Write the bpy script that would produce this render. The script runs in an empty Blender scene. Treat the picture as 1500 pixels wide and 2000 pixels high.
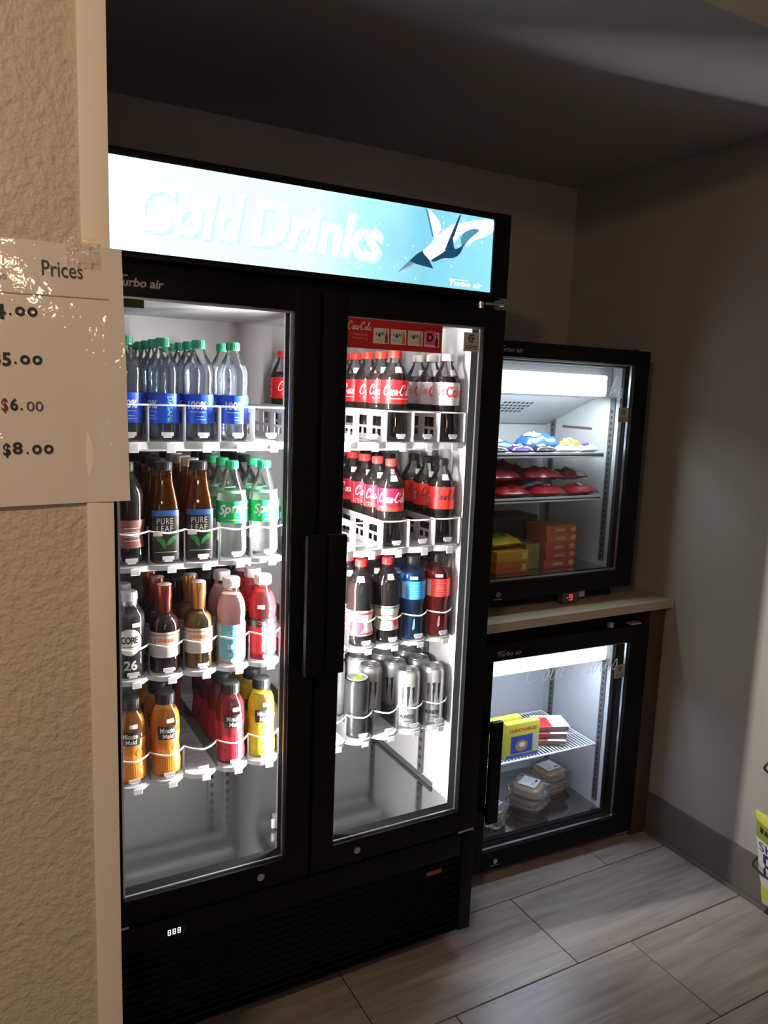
import bpy, bmesh, math, random
from mathutils import Vector, Matrix
random.seed(7)
R = math.radians
SC = bpy.context.scene
COL = SC.collection

# ------------------------------------------------------------------ camera
YAW, PITCH, ROLL, FPX = .50598, .1538, -.03718, 1512.7
CAM = Vector((0, -1.603, 1.545))
fw = Vector((math.sin(YAW)*math.cos(PITCH), math.cos(YAW)*math.cos(PITCH), -math.sin(PITCH)))
rt = Vector((math.cos(YAW), -math.sin(YAW), 0)); dn = fw.cross(rt)
r2 = rt*math.cos(ROLL)+dn*math.sin(ROLL); d2 = -rt*math.sin(ROLL)+dn*math.cos(ROLL)
cd = bpy.data.cameras.new('camera'); cam = bpy.data.objects.new('camera', cd); COL.objects.link(cam)
cd.sensor_fit = 'VERTICAL'; cd.sensor_height = 36; cd.lens = FPX/2000*36; cd.clip_start = .02
mw = Matrix((( r2.x, -d2.x, -fw.x, CAM.x), (r2.y, -d2.y, -fw.y, CAM.y), (r2.z, -d2.z, -fw.z, CAM.z), (0, 0, 0, 1)))
cam.matrix_world = mw
SC.camera = cam

# ------------------------------------------------------------------ world, exposure, room lamps and added fill
w = bpy.data.worlds.new('world'); SC.world = w; w.use_nodes = True
w.node_tree.nodes['Background'].inputs[0].default_value = (.5, .5, .55, 1)
w.node_tree.nodes['Background'].inputs[1].default_value = .02
vs = SC.view_settings
vs.view_transform = 'Standard'; vs.look = 'None'; vs.gamma = 1; vs.exposure = 0.0; vs.use_curve_mapping = False
SC.cycles.transparent_max_bounces = 24
SC.cycles.use_denoising = True
SC.cycles.max_bounces = 8
SC.cycles.sample_clamp_indirect = 4

def lamp(name, typ, loc, energy, color, target=None, **kw):
    l = bpy.data.lights.new(name, typ); l.energy = energy; l.color = color
    for k, v in kw.items(): setattr(l, k, v)
    o = bpy.data.objects.new(name, l); COL.objects.link(o); o.location = loc
    if target is not None:
        o.rotation_euler = (Vector(target)-Vector(loc)).to_track_quat('-Z', 'Y').to_euler()
    return o
WARM = (1, .70, .46)
lamp('lobby_ceiling_lamp', 'AREA', (-.55, -1.75, 2.33), 21, WARM, (-.45, -1.0, 1.2), shape='DISK', size=.2)
lamp('lobby_sconce_lamp', 'POINT', (.30, -3.75, 2.0), 21, (1, .74, .5), shadow_soft_size=.135)
lamp('lobby_fill_light', 'AREA', (-.6, -4.9, 1.3), 10, (.86, .92, 1), (2.1, -.1, .7), shape='RECTANGLE', size=1.3, size_y=1.3)  # added cool fill to lift the dim alcove, no known window behind it

# ------------------------------------------------------------------ materials
MATS = {}
def nt(name):
    m = bpy.data.materials.new(name); m.use_nodes = True
    t = m.node_tree
    return m, t, t.nodes, t.links
def rgba(c): return (c[0], c[1], c[2], 1)
def lin(r, g, b):
    f = lambda v: (v/255/12.92) if v <= 10 else ((v/255+.055)/1.055)**2.4
    return (f(r), f(g), f(b))
def P(name, col, rough=.5, metal=0., spec=.5, bump=0, bscale=200, var=0, vscale=8, coat=0, stretch=None, col2=None, detail=4):
    if name in MATS: return MATS[name]
    m, t, n, l = nt(name); b = n['Principled BSDF']
    b.inputs['Base Color'].default_value = rgba(col); b.inputs['Roughness'].default_value = rough
    b.inputs['Metallic'].default_value = metal; b.inputs['Specular IOR Level'].default_value = spec
    if coat: b.inputs['Coat Weight'].default_value = coat; b.inputs['Coat Roughness'].default_value = .04
    tc = n.new('ShaderNodeTexCoord')
    src = tc.outputs['Object']
    if stretch:
        mp = n.new('ShaderNodeMapping'); mp.inputs['Scale'].default_value = stretch
        l.new(src, mp.inputs[0]); src = mp.outputs[0]
    no = n.new('ShaderNodeTexNoise'); no.inputs['Scale'].default_value = vscale; no.inputs['Detail'].default_value = detail
    l.new(src, no.inputs['Vector'])
    mx = n.new('ShaderNodeMix'); mx.data_type = 'RGBA'
    c2 = col2 if col2 else tuple(min(1, c*(1-max(var, .03))) for c in col)
    mx.inputs[6].default_value = rgba(col); mx.inputs[7].default_value = rgba(c2)
    rp = n.new('ShaderNodeValToRGB'); rp.color_ramp.elements[0].position = .35; rp.color_ramp.elements[1].position = .65
    l.new(no.outputs['Fac'], rp.inputs[0]); l.new(rp.outputs[0], mx.inputs[0]); l.new(mx.outputs[2], b.inputs['Base Color'])
    if bump:
        nb = n.new('ShaderNodeTexNoise'); nb.inputs['Scale'].default_value = bscale; nb.inputs['Detail'].default_value = 2
        l.new(tc.outputs['Object'], nb.inputs['Vector'])
        bp = n.new('ShaderNodeBump'); bp.inputs['Strength'].default_value = bump; bp.inputs['Distance'].default_value = .004 if bump >= .9 else .002
        l.new(nb.outputs['Fac'], bp.inputs['Height']); l.new(bp.outputs[0], b.inputs['Normal'])
    MATS[name] = m; return m
def CLEAR(name, tint=(1, 1, 1), haze=0., hcol=(.9, .9, .9), ior=1.45, rough=.03, bump=0, bscale=60):
    """thin clear plastic or glass sheet: what passes, what mirrors, a little scatter"""
    if name in MATS: return MATS[name]
    m, t, n, l = nt(name); n.remove(n['Principled BSDF']); out = n['Material Output']
    tr = n.new('ShaderNodeBsdfTransparent'); tr.inputs[0].default_value = rgba(tint)
    gl = n.new('ShaderNodeBsdfGlossy'); gl.inputs[0].default_value = (1, 1, 1, 1); gl.inputs['Roughness'].default_value = rough
    fr = n.new('ShaderNodeFresnel'); fr.inputs[0].default_value = ior
    base = tr.outputs[0]
    if haze:
        df = n.new('ShaderNodeBsdfDiffuse'); df.inputs[0].default_value = rgba(hcol)
        tl = n.new('ShaderNodeBsdfTranslucent'); tl.inputs[0].default_value = rgba(hcol)
        m1 = n.new('ShaderNodeMixShader'); m1.inputs[0].default_value = .5; l.new(df.outputs[0], m1.inputs[1]); l.new(tl.outputs[0], m1.inputs[2])
        m2 = n.new('ShaderNodeMixShader'); m2.inputs[0].default_value = haze; l.new(tr.outputs[0], m2.inputs[1]); l.new(m1.outputs[0], m2.inputs[2]); base = m2.outputs[0]
    mx = n.new('ShaderNodeMixShader'); l.new(fr.outputs[0], mx.inputs[0]); l.new(base, mx.inputs[1]); l.new(gl.outputs[0], mx.inputs[2])
    if bump:
        tc = n.new('ShaderNodeTexCoord'); nb = n.new('ShaderNodeTexNoise'); nb.inputs['Scale'].default_value = bscale
        l.new(tc.outputs['Object'], nb.inputs['Vector']); bp = n.new('ShaderNodeBump'); bp.inputs['Strength'].default_value = bump; bp.inputs['Distance'].default_value = .004
        l.new(nb.outputs['Fac'], bp.inputs['Height']); l.new(bp.outputs[0], gl.inputs['Normal']); l.new(bp.outputs[0], fr.inputs['Normal'])
    l.new(mx.outputs[0], out.inputs[0]); MATS[name] = m; return m
def LIQ(name, col, transl=.5, rough=.12, col2=None, vscale=14):
    """coloured drink: scatters and lets some light through"""
    if name in MATS: return MATS[name]
    m = P(name, col, rough, col2=col2, vscale=vscale); t = m.node_tree; n, l = t.nodes, t.links
    tl = n.new('ShaderNodeBsdfTranslucent'); tl.inputs[0].default_value = rgba(col)
    mx = n.new('ShaderNodeMixShader'); mx.inputs[0].default_value = transl
    l.new(n['Principled BSDF'].outputs[0], mx.inputs[1]); l.new(tl.outputs[0], mx.inputs[2]); l.new(mx.outputs[0], n['Material Output'].inputs[0])
    return m
def EMIT(name, col, s=1.):
    if name in MATS: return MATS[name]
    m, t, n, l = nt(name); n.remove(n['Principled BSDF'])
    e = n.new('ShaderNodeEmission'); e.inputs[0].default_value = rgba(col); e.inputs[1].default_value = s
    l.new(e.outputs[0], n['Material Output'].inputs[0]); MATS[name] = m; return m

black = P('black_powder_coat', (.005, .005, .0055), .38, spec=.14, var=.2)
blackm = P('black_plastic', (.0045, .0045, .005), .5, spec=.12, var=.2)
matteb = P('matte_black_rubber', (.004, .004, .0045), .9, spec=.03)
gasket = P('gasket_rubber', (.03, .03, .032), .5)
liner = P('white_liner', (.46, .46, .47), .35, var=.04)
alum = P('brushed_aluminium', (.62, .63, .64), .3, 1.0, stretch=(1, 1, 30))
steel = P('stainless_floor', (.44, .44, .425), .12, 1.0, var=.1, vscale=3)
chrome = P('chrome', (.7, .7, .7), .2, 1.0)
darkst = P('dark_slotted_steel', (.16, .16, .16), .45, .6)
greyst = P('grey_steel', (.45, .45, .46), .45, .5)
slotm = P('slot_shadow', (.02, .02, .02), .8)
tray = CLEAR('white_tray_plastic', (1, 1, 1), .93, (.86, .86, .88), rough=.2)
frost = CLEAR('frosted_clear_plastic', (.97, .97, .98), .66, (.9, .9, .92), rough=.12, bump=.5, bscale=90)
clearp = CLEAR('clear_plastic', (.96, .97, .98), .10, (.9, .9, .95), rough=.06)
doorglass = CLEAR('door_glass', (.97, .985, .98), .002, (.8, .85, .9), ior=1.35, rough=.01)
wire = P('white_coated_wire', (.82, .82, .83), .3)
white = P('white_print', (.88, .88, .88), .5)
offw = P('off_white_print', (.62, .60, .55), .55)
ink = P('black_ink', (.012, .011, .012), .6)
greyp = P('grey_print', (.35, .33, .33), .5)
redp = P('red_print', (.62, .02, .03), .4)

# ------------------------------------------------------------------ mesh helpers
def boxv(bm, x0, x1, y0, y1, z0, z1, M=None):
    vs_ = [bm.verts.new((x, y, z)) for x in (x0, x1) for y in (y0, y1) for z in (z0, z1)]
    if M is not None:
        for v in vs_: v.co = M @ v.co
    for f in ((0, 1, 3, 2), (4, 6, 7, 5), (0, 4, 5, 1), (2, 3, 7, 6), (0, 2, 6, 4), (1, 5, 7, 3)):
        bm.faces.new([vs_[i] for i in f])
    return vs_
def B(*boxes, bevel=0, seg=2, M=None):
    bm = bmesh.new()
    for b in boxes: boxv(bm, *b, M=M)
    if bevel: bmesh.ops.bevel(bm, geom=bm.edges[:], offset=bevel, segments=seg, affect='EDGES', profile=.7)
    bmesh.ops.recalc_face_normals(bm, faces=bm.faces[:])
    return bm
def cyl(bm, p0, p1, r0, r1=None, n=12, cap=True):
    r1 = r0 if r1 is None else r1
    p0, p1 = Vector(p0), Vector(p1); d = (p1-p0).normalized(); a = d.orthogonal().normalized(); b = d.cross(a)
    A = [bm.verts.new(p0+(a*math.cos(2*math.pi*i/n)+b*math.sin(2*math.pi*i/n))*r0) for i in range(n)]
    C = [bm.verts.new(p1+(a*math.cos(2*math.pi*i/n)+b*math.sin(2*math.pi*i/n))*r1) for i in range(n)]
    for i in range(n): bm.faces.new((A[i], A[(i+1) % n], C[(i+1) % n], C[i]))
    if cap: bm.faces.new(A[::-1]); bm.faces.new(C)
def tube(path, r, n=6, bm=None):
    bm = bm or bmesh.new(); path = [Vector(p) for p in path]; rings = []
    for i, p in enumerate(path):
        d = (path[min(i+1, len(path)-1)]-path[max(i-1, 0)]).normalized()
        a = d.cross(Vector((0, 0, 1)));
        if a.length < .05: a = d.cross(Vector((0, 1, 0)))
        a.normalize(); b = a.cross(d)
        rings.append([bm.verts.new(p+(a*math.cos(2*math.pi*k/n)+b*math.sin(2*math.pi*k/n))*r) for k in range(n)])
    for A, C in zip(rings, rings[1:]):
        for k in range(n): bm.faces.new((A[k], A[(k+1) % n], C[(k+1) % n], C[k]))
    bm.faces.new(rings[0]); bm.faces.new(rings[-1][::-1]); bmesh.ops.recalc_face_normals(bm, faces=bm.faces[:])
    return bm
def lathe(prof, n=28, sq=None, M=None):
    """prof = [(r, z)...]; sq = superellipse exponent for squarish bottles"""
    bm = bmesh.new(); rings = []
    for r, z in prof:
        if r < 1e-6: rings.append([bm.verts.new((0, 0, z))]); continue
        ring = []
        for i in range(n):
            a = 2*math.pi*(i+.5)/n; c, s = math.cos(a), math.sin(a); k = 1
            if sq: k = 1/((abs(c)**sq+abs(s)**sq)**(1/sq))
            ring.append(bm.verts.new((r*k*c, r*k*s, z)))
        rings.append(ring)
    for A, C in zip(rings, rings[1:]):
        if len(A) == 1 and len(C) == 1: continue
        for i in range(n):
            j = (i+1) % n
            if len(A) == 1: bm.faces.new((A[0], C[j], C[i]))
            elif len(C) == 1: bm.faces.new((A[i], A[j], C[0]))
            else: bm.faces.new((A[i], A[j], C[j], C[i]))
    bmesh.ops.recalc_face_normals(bm, faces=bm.faces[:])
    return bm
def mesh(bm, mat, smooth=None):
    me = bpy.data.meshes.new('m')
    if isinstance(bm, tuple): me.from_pydata(bm[0], [], bm[1])
    else: bm.to_mesh(me); bm.free()
    if mat: me.materials.append(mat)
    if smooth:
        me.polygons.foreach_set('use_smooth', [True]*len(me.polygons)); me.set_sharp_from_angle(angle=R(smooth))
    me.update(); return me
def O(name, me, parent=None, loc=None, rot=None, label=None):
    o = bpy.data.objects.new(name, me); COL.objects.link(o)
    if me is not None: me.name = name
    if parent: o.parent = parent
    if loc: o.location = loc
    if rot: o.rotation_euler = rot
    if label: o['label'] = label
    return o
def part(name, bm, mat, parent, smooth=None, label=None, loc=None, rot=None):
    return O(name, mesh(bm, mat, smooth), parent, loc, rot, label)
def thing(name, label, cat, loc=(0, 0, 0), rz=0, group=None):
    o = bpy.data.objects.new(name, None); COL.objects.link(o); o.location = loc; o.rotation_euler = (0, 0, rz)
    o.empty_display_size = .05
    o['label'] = label; o['category'] = cat
    if group: o['group'] = group
    return o
def tag(o, label, cat=None, group=None, kind=None):
    o['label'] = label
    if cat: o['category'] = cat
    if group: o['group'] = group
    if kind: o['kind'] = kind
    return o
def struct(name, bm, mat, label, smooth=None):
    o = O(name, mesh(bm, mat, smooth)); o['kind'] = 'structure'; o['label'] = label; o['category'] = name.split('_')[0]; return o

# ------------------------------------------------------------------ flat print: lettering as 2-D outlines
_T = {}
def text2d(s, bold=0., shear=0., spacing=1.):
    k = (s, bold, shear, spacing)
    if k not in _T:
        cu = bpy.data.curves.new('t', 'FONT'); cu.body = s; cu.size = 1; cu.offset = bold; cu.shear = shear; cu.resolution_u = 3; cu.space_character = spacing
        ob = bpy.data.objects.new('t', cu); COL.objects.link(ob); bpy.context.view_layer.update()
        me = bpy.data.meshes.new_from_object(ob.evaluated_get(bpy.context.evaluated_depsgraph_get()))
        _T[k] = ([(v.co.x, v.co.y) for v in me.vertices], [tuple(p.vertices) for p in me.polygons])
        bpy.data.objects.remove(ob); bpy.data.curves.remove(cu); bpy.data.meshes.remove(me)
    return _T[k]
def crom(pts, n=6):
    P_ = [pts[0]]+list(pts)+[pts[-1]]; out = []
    for i in range(1, len(P_)-2):
        for k in range(n):
            t = k/n; a, b, c, d = P_[i-1], P_[i], P_[i+1], P_[i+2]
            out.append(tuple(.5*(2*b[j]+(c[j]-a[j])*t+(2*a[j]-5*b[j]+4*c[j]-d[j])*t*t+(3*b[j]-a[j]-3*c[j]+d[j])*t**3) for j in (0, 1)))
    out.append(tuple(pts[-1])); return out
SG = {  # cursive strokes in a unit-height cell: (advance, strokes)
 'C': (.95, [[(.62, .62), (.72, .8), (.62, .98), (.38, .95), (.12, .6), (.08, .25), (.28, .0), (.6, .08), (.85, .3)]]),
 'o': (.42, [[(.2, .46), (.06, .3), (.08, .05), (.22, .0), (.34, .2), (.3, .42), (.2, .46), (.3, .36), (.44, .4)]]),
 'c': (.40, [[(.34, .38), (.24, .47), (.08, .3), (.08, .06), (.22, .0), (.42, .16)]]),
 'a': (.46, [[(.34, .42), (.2, .46), (.06, .26), (.1, .02), (.22, .04), (.34, .4)], [(.35, .46), (.32, .1), (.38, .0), (.5, .14)]]),
 'l': (.34, [[(.04, .1), (.22, .6), (.28, .95), (.18, 1.0), (.1, .6), (.1, .1), (.18, .0), (.36, .14)]]),
 'd': (.48, [[(.34, .42), (.2, .46), (.06, .26), (.1, .02), (.22, .04), (.36, .4)], [(.42, 1.0), (.33, .1), (.38, .0), (.5, .14)]]),
 'D': (.9, [[(.25, .95), (.2, .4), (.15, .05)], [(.0, .8), (.3, 1.0), (.7, .85), (.78, .45), (.5, .05), (.05, .02)]]),
 'r': (.36, [[(.04, .1), (.14, .46), (.2, .4), (.32, .42)], [(.2, .4), (.18, .02), (.36, .12)]]),
 'i': (.26, [[(.04, .12), (.12, .44), (.1, .06), (.18, .0), (.28, .14)], [(.14, .62), (.16, .66)]]),
 'n': (.48, [[(.06, .44), (.06, .0)], [(.06, .25), (.2, .45), (.32, .38), (.32, .06), (.4, .0), (.5, .14)]]),
 'k': (.5, [[(.05, .1), (.22, .7), (.26, .98), (.16, .95), (.08, .4), (.06, .0)], [(.08, .2), (.3, .44), (.32, .34), (.12, .24), (.3, .04), (.5, .12)]]),
 's': (.4, [[(.04, .08), (.2, .48), (.3, .2), (.2, .0), (.06, .06)], [(.2, .0), (.4, .12)]]),
 '-': (.3, [[(.04, .28), (.26, .32)]]), ' ': (.4, [])}
def script2d(s, wd=.09, shear=.28):
    k = ('script', s, wd, shear)
    if k not in _T:
        V, F = [], []; x = 0
        for ch in s:
            adv, st = SG[ch]
            for q in st:
                c = crom(q) if len(q) > 2 else list(q); m = len(c); base = len(V)
                for i, p in enumerate(c):
                    a, b = c[max(i-1, 0)], c[min(i+1, m-1)]; tx, ty = b[0]-a[0], b[1]-a[1]; L = math.hypot(tx, ty) or 1
                    ww = wd*(.35+.65*math.sin(math.pi*min(max((i+.6)/(m+.2), 0), 1)))*(.75+.5*abs(ty/L))/2
                    for s_ in (1, -1): V.append((x+p[0]+p[1]*shear-ty/L*ww*s_, p[1]+tx/L*ww*s_))
                for i in range(m-1): F.append((base+2*i, base+2*i+1, base+2*i+3, base+2*i+2))
            x += adv
        _T[k] = (V, F)
    return _T[k]
def fit(t, x0, x1, z0, z1):
    V, F = t; xs = [v[0] for v in V]; ys = [v[1] for v in V]
    a, b, c, d = min(xs), max(xs), min(ys), max(ys)
    return [(x0+(v[0]-a)/(b-a or 1)*(x1-x0), z0+(v[1]-c)/(d-c or 1)*(z1-z0)) for v in V], F
def join2(*ts):
    V, F = [], []
    for v, f in ts:
        b = len(V); V += list(v); F += [tuple(i+b for i in q) for q in f]
    return V, F
def rect(x0, x1, z0, z1):
    n = max(1, int((x1-x0)/.006)) if x1-x0 > .012 else 1
    return [(x0+(x1-x0)*i/n, z) for i in range(n+1) for z in (z0, z1)], [(2*i, 2*i+2, 2*i+3, 2*i+1) for i in range(n)]
def poly(pts): return list(pts), [tuple(range(len(pts)))]
def ell(cx, cz, rx, rz_, n=20): return poly([(cx+rx*math.cos(2*math.pi*i/n), cz+rz_*math.sin(2*math.pi*i/n)) for i in range(n)])
def disc(cx, cz, rx, rz_, n=24, k=4):
    V = [(cx, cz)]; F = []
    for j in range(1, k+1): V += [(cx+rx*j/k*math.cos(2*math.pi*i/n), cz+rz_*j/k*math.sin(2*math.pi*i/n)) for i in range(n)]
    for i in range(n):
        F.append((0, 1+i, 1+(i+1) % n))
        for j in range(k-1): F.append((1+j*n+i, 1+(j+1)*n+i, 1+(j+1)*n+(i+1) % n, 1+j*n+(i+1) % n))
    return V, F
def ring2(cx, cz, r0, r1, a0=0, a1=360, n=20):
    V, F = [], []
    for i in range(n+1):
        a = R(a0+(a1-a0)*i/n)
        V += [(cx+r0*math.cos(a), cz+r0*math.sin(a)), (cx+r1*math.cos(a), cz+r1*math.sin(a))]
        if i: F.append((2*i-2, 2*i-1, 2*i+1, 2*i))
    return V, F
def on_plane(t, y):          # faces -y
    return [(v[0], y, v[1]) for v in t[0]], t[1]
def rad(prof, z):
    for (r0, z0), (r1, z1) in zip(prof, prof[1:]):
        if z0 <= z <= z1 and z1 > z0: return r0+(r1-r0)*(z-z0)/(z1-z0)
    return prof[-1][0]
def on_lathe(t, prof, off=.0006, rot=0., sq=None):
    V = []
    for x, z in t[0]:
        r = rad(prof, z)+off; a = x/.034+rot; k = 1
        if sq:
            c, s = abs(math.cos(a)), abs(math.sin(a)); k = 1/((c**sq+s**sq)**(1/sq))
        V.append((r*k*math.sin(a), -r*k*math.cos(a), z))
    return V, t[1]
def patch(prof, z0, z1, x0, x1, off=.0005, nx=10, nz=4, sq=None, rot=0.):
    V = [(x0+(x1-x0)*i/nx, z0+(z1-z0)*j/nz) for j in range(nz+1) for i in range(nx+1)]
    F = [(j*(nx+1)+i, j*(nx+1)+i+1, (j+1)*(nx+1)+i+1, (j+1)*(nx+1)+i) for j in range(nz) for i in range(nx)]
    return on_lathe((V, F), prof, off, rot, sq)
def cutprof(prof, z0, z1, off=.0004):
    z = [z0]+[p[1] for p in prof if z0+.001 < p[1] < z1-.001]+[z1]
    return [(rad(prof, q)+off, q) for q in z]

# ================================================================== the setting
XW, YB, ZC = 2.147, .82, 2.347          # side wall, back wall, ceiling
YF, YI, ZL, XE = -.65, -.53, 2.263, .160  # front wall faces, lintel underside, opening edge
paint = P('taupe_wall_paint', (.30, .275, .25), .75, bump=.25, bscale=160, var=.04)
ceilp = P('ceiling_paint', (.36, .345, .335), .85, bump=.3, bscale=120, var=.04)
tan = P('textured_beige_paint', (.47, .405, .315), .6, bump=1.0, bscale=110, var=.03)
trimp = P('smooth_corner_trim', (.70, .63, .55), .45, var=.03)
basep = P('vinyl_baseboard', (.115, .10, .085), .5, var=.06)
grout = P('grout', (.035, .033, .03), .9)
def tile_mat():
    m, t, n, l = nt('streaked_porcelain_tile'); b = n['Principled BSDF']
    b.inputs['Roughness'].default_value = .30; b.inputs['Specular IOR Level'].default_value = .5
    tc = n.new('ShaderNodeTexCoord'); oi = n.new('ShaderNodeObjectInfo'); mp = n.new('ShaderNodeMapping'); mp.inputs['Scale'].default_value = (1.6, 22, 1)
    mp.inputs['Rotation'].default_value = (0, 0, R(7))
    ad = n.new('ShaderNodeVectorMath'); ad.operation = 'ADD'; mu = n.new('ShaderNodeVectorMath'); mu.operation = 'SCALE'; mu.inputs['Scale'].default_value = 17
    cb = n.new('ShaderNodeCombineXYZ')
    for i in range(3): l.new(oi.outputs['Random'], cb.inputs[i])
    l.new(cb.outputs[0], mu.inputs[0]); l.new(tc.outputs['Object'], mp.inputs[0]); l.new(mp.outputs[0], ad.inputs[0]); l.new(mu.outputs[0], ad.inputs[1])
    no = n.new('ShaderNodeTexNoise'); no.inputs['Scale'].default_value = 1.6; no.inputs['Detail'].default_value = 7; no.inputs['Roughness'].default_value = .62; no.inputs['Distortion'].default_value = .6
    l.new(ad.outputs[0], no.inputs['Vector'])
    rp = n.new('ShaderNodeValToRGB'); e = rp.color_ramp.elements
    e[0].position = .32; e[0].color = (.225, .195, .17, 1); e[1].position = .68; e[1].color = (.385, .345, .31, 1)
    k = rp.color_ramp.elements.new(.5); k.color = (.32, .285, .255, 1)
    l.new(no.outputs['Fac'], rp.inputs[0]); l.new(rp.outputs[0], b.inputs['Base Color'])
    bp = n.new('ShaderNodeBump'); bp.inputs['Strength'].default_value = .12; bp.inputs['Distance'].default_value = .002
    l.new(no.outputs['Fac'], bp.inputs['Height']); l.new(bp.outputs[0], b.inputs['Normal'])
    return m
tilem = tile_mat()
floor = struct('floor', B((-2.2, XW, -5, YB+.02, -.05, -.0015)), grout, 'grey streaked tile floor with dark grout lines')
del floor['category']
tm = {}
tw, th = .61, .305
for k in range(-16, 4):
    ya = -.195+.305*k; yb = ya+th
    if ya > YB: continue
    yb = min(yb, YB)
    xo = 1.45+.2*(-k)
    i0 = math.floor((-2.2-xo)/tw)
    for i in range(i0, 9):
        xa, xb = xo+i*tw, xo+(i+1)*tw
        if XW-xa < .12: continue
        if XW-xb < .12: xb = XW
        xa = max(xa, -2.2)
        if xb-xa < .03: continue
        key = (round(xb-xa, 3), round(yb-ya, 3))
        if key not in tm: tm[key] = mesh(B((.0015, key[0]-.0015, .0015, key[1]-.0015, -.012, 0), bevel=.0012, seg=1), tilem)
        O('tile', tm[key], floor, (xa, ya, 0))
for o in [struct('ceiling', B((-2.2, XW, -5, YB+.1, ZC, ZC+.1)), ceilp, 'dark plain ceiling above the coolers'),
          struct('wall_back', B((-.6, XW+.1, YB, YB+.1, -.05, ZC)), paint, 'shaded taupe wall behind the coolers'),
          struct('wall_right', B((XW, XW+.1, -5, YB, -.05, ZC)), paint, 'taupe side wall beside the counter'),
          struct('wall_alcove', B((-.7, -.6, YI, YB+.1, -.05, ZC)), paint, 'hidden end wall of the cooler alcove'),
          struct('wall_left', B((-2.2, XE-.004, YF, YI, -.05, ZC), (XE-.004, XW, YF, YI, ZL, ZC)), tan, 'warm lit textured beige wall with the price sheet'),
          struct('wall_lobby_side', B((-2.3, -2.2, -5, YF, -.05, ZC)), tan, 'beige lobby wall beyond the picture'),
          struct('wall_lobby_end', B((-2.3, XW+.1, -5.1, -5, -.05, ZC)), tan, 'beige lobby wall facing the coolers'),
          struct('trim_1', B((XE-.031, XE, YF-.004, YI+.004, 0, ZL), bevel=.0025), trimp, 'smooth pale corner strip on the beige wall edge', 40),
          struct('baseboard_right', B((XW-.010, XW, -4.9, .215, 0, .150), (XW-.022, XW-.010, -4.9, .215, 0, .014), bevel=.003), basep, 'dark taupe vinyl baseboard along side wall')]:
    if 'category' in o: del o['category']

# ------------------------------------------------------------------ laminated price sheet on the near wall
def lam_mat():
    m = P('laminated_paper', (.60, .555, .50), .5, coat=1.0, var=.02)
    n, l = m.node_tree.nodes, m.node_tree.links; b = n['Principled BSDF']
    b.inputs['Coat Roughness'].default_value = .06
    tc = n.new('ShaderNodeTexCoord'); nb = n.new('ShaderNodeTexNoise'); nb.inputs['Scale'].default_value = 38; nb.inputs['Detail'].default_value = 3
    l.new(tc.outputs['Object'], nb.inputs['Vector']); bp = n.new('ShaderNodeBump'); bp.inputs['Strength'].default_value = .6; bp.inputs['Distance'].default_value = .003
    l.new(nb.outputs['Fac'], bp.inputs['Height']); l.new(bp.outputs[0], b.inputs['Coat Normal'])
    return m
PX0, PZ0, PW, PH = -.041, 1.404, .216, .288
sheet = thing('price_sheet', 'laminated price sheet taped to beige wall, listing prices to $8.00', 'notice', (PX0+PW/2, YF, PZ0+PH/2))
sheet.rotation_euler = (0, R(-1.0), 0)
def sy(x, z):                                    # the sheet bows off the wall
    u, v = (x+PW/2)/PW, (z+PH/2)/PH
    return -.0052-.003*math.sin(u*3.1)*v-.005*max(0, u-.8)/.2*(1-v)-.002*math.sin(v*7+u*4)
nx, nz = 24, 32
V = [(-PW/2+PW*i/nx, sy(-PW/2+PW*i/nx, -PH/2+PH*j/nz), -PH/2+PH*j/nz) for j in range(nz+1) for i in range(nx+1)]
F = [(j*(nx+1)+i, j*(nx+1)+i+1, (j+1)*(nx+1)+i+1, (j+1)*(nx+1)+i) for j in range(nz) for i in range(nx)]
nv = len(V); V += [(x, y+.0006, z) for x, y, z in V]; F += [tuple(i+nv for i in f[::-1]) for f in F]
rim = [i for i in range(nx+1)]+[(j*(nx+1)+nx) for j in range(1, nz+1)]+[nz*(nx+1)+i for i in range(nx-1, -1, -1)]+[j*(nx+1) for j in range(nz-1, 0, -1)]
F += [(rim[i], rim[i]+nv, rim[(i+1) % len(rim)]+nv, rim[(i+1) % len(rim)]) for i in range(len(rim))]
ps = O('paper', mesh((V, F), lam_mat(), 30), sheet)
cx_, cz_ = PX0+PW/2, PZ0+PH/2
def px2(px, py): return (.0886+.00053*(px-82)-cx_, 1.612-.000564*(py-620)-cz_)
def on_sheet(t): return [(x, sy(x, z)-.0012, z) for x, z in t[0]], t[1]
def word(s, px0, px1, py0, py1, bold=.012, shear=0):
    a, b = px2(px0, py1), px2(px1, py0); return fit(text2d(s, bold, shear), a[0], b[0], a[1], b[1])
part('heading', on_sheet(word('Prices', 84, 163, 513, 543, .004)), P('brown_ink', (.06, .045, .04), .6), sheet)
part('small_print', on_sheet(word('oo', 0, 17, 545, 554, .0)), greyp, sheet)
a, b = px2(-140, 579.5), px2(214, 577.5)
part('ruled_line', on_sheet(rect(a[0], b[0], a[1], b[1])), greyp, sheet)
PRICES = (('4', -12, 13, 600, 628, 30, 603, 621, (-22, -14, 596, 628)), ('5', 2, 18, 690, 716, 35, 694, 712, (-10, -1, 690, 716)), ('8', 12, 31, 862, 886, 49, 868, 887, (-6, 8, 864, 892)))
for first, x0, x1, yt, yb, zx, zt, zb, dl_ in PRICES:
    part('price', on_sheet(join2(word('$', *dl_, .03), word(first, x0, x1, yt, yb, .03), ell(*px2(zx-9, zb-3), .0012, .0014, 10), word('o', zx, zx+19, zt, zb, .03), word('o', zx+23, zx+42, zt, zb, .03))), ink, sheet)
part('price', on_sheet(join2(word('6', 12, 27, 777, 801, .03), ell(*px2(33, 798), .0012, .0014, 10))), ink, sheet)
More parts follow.
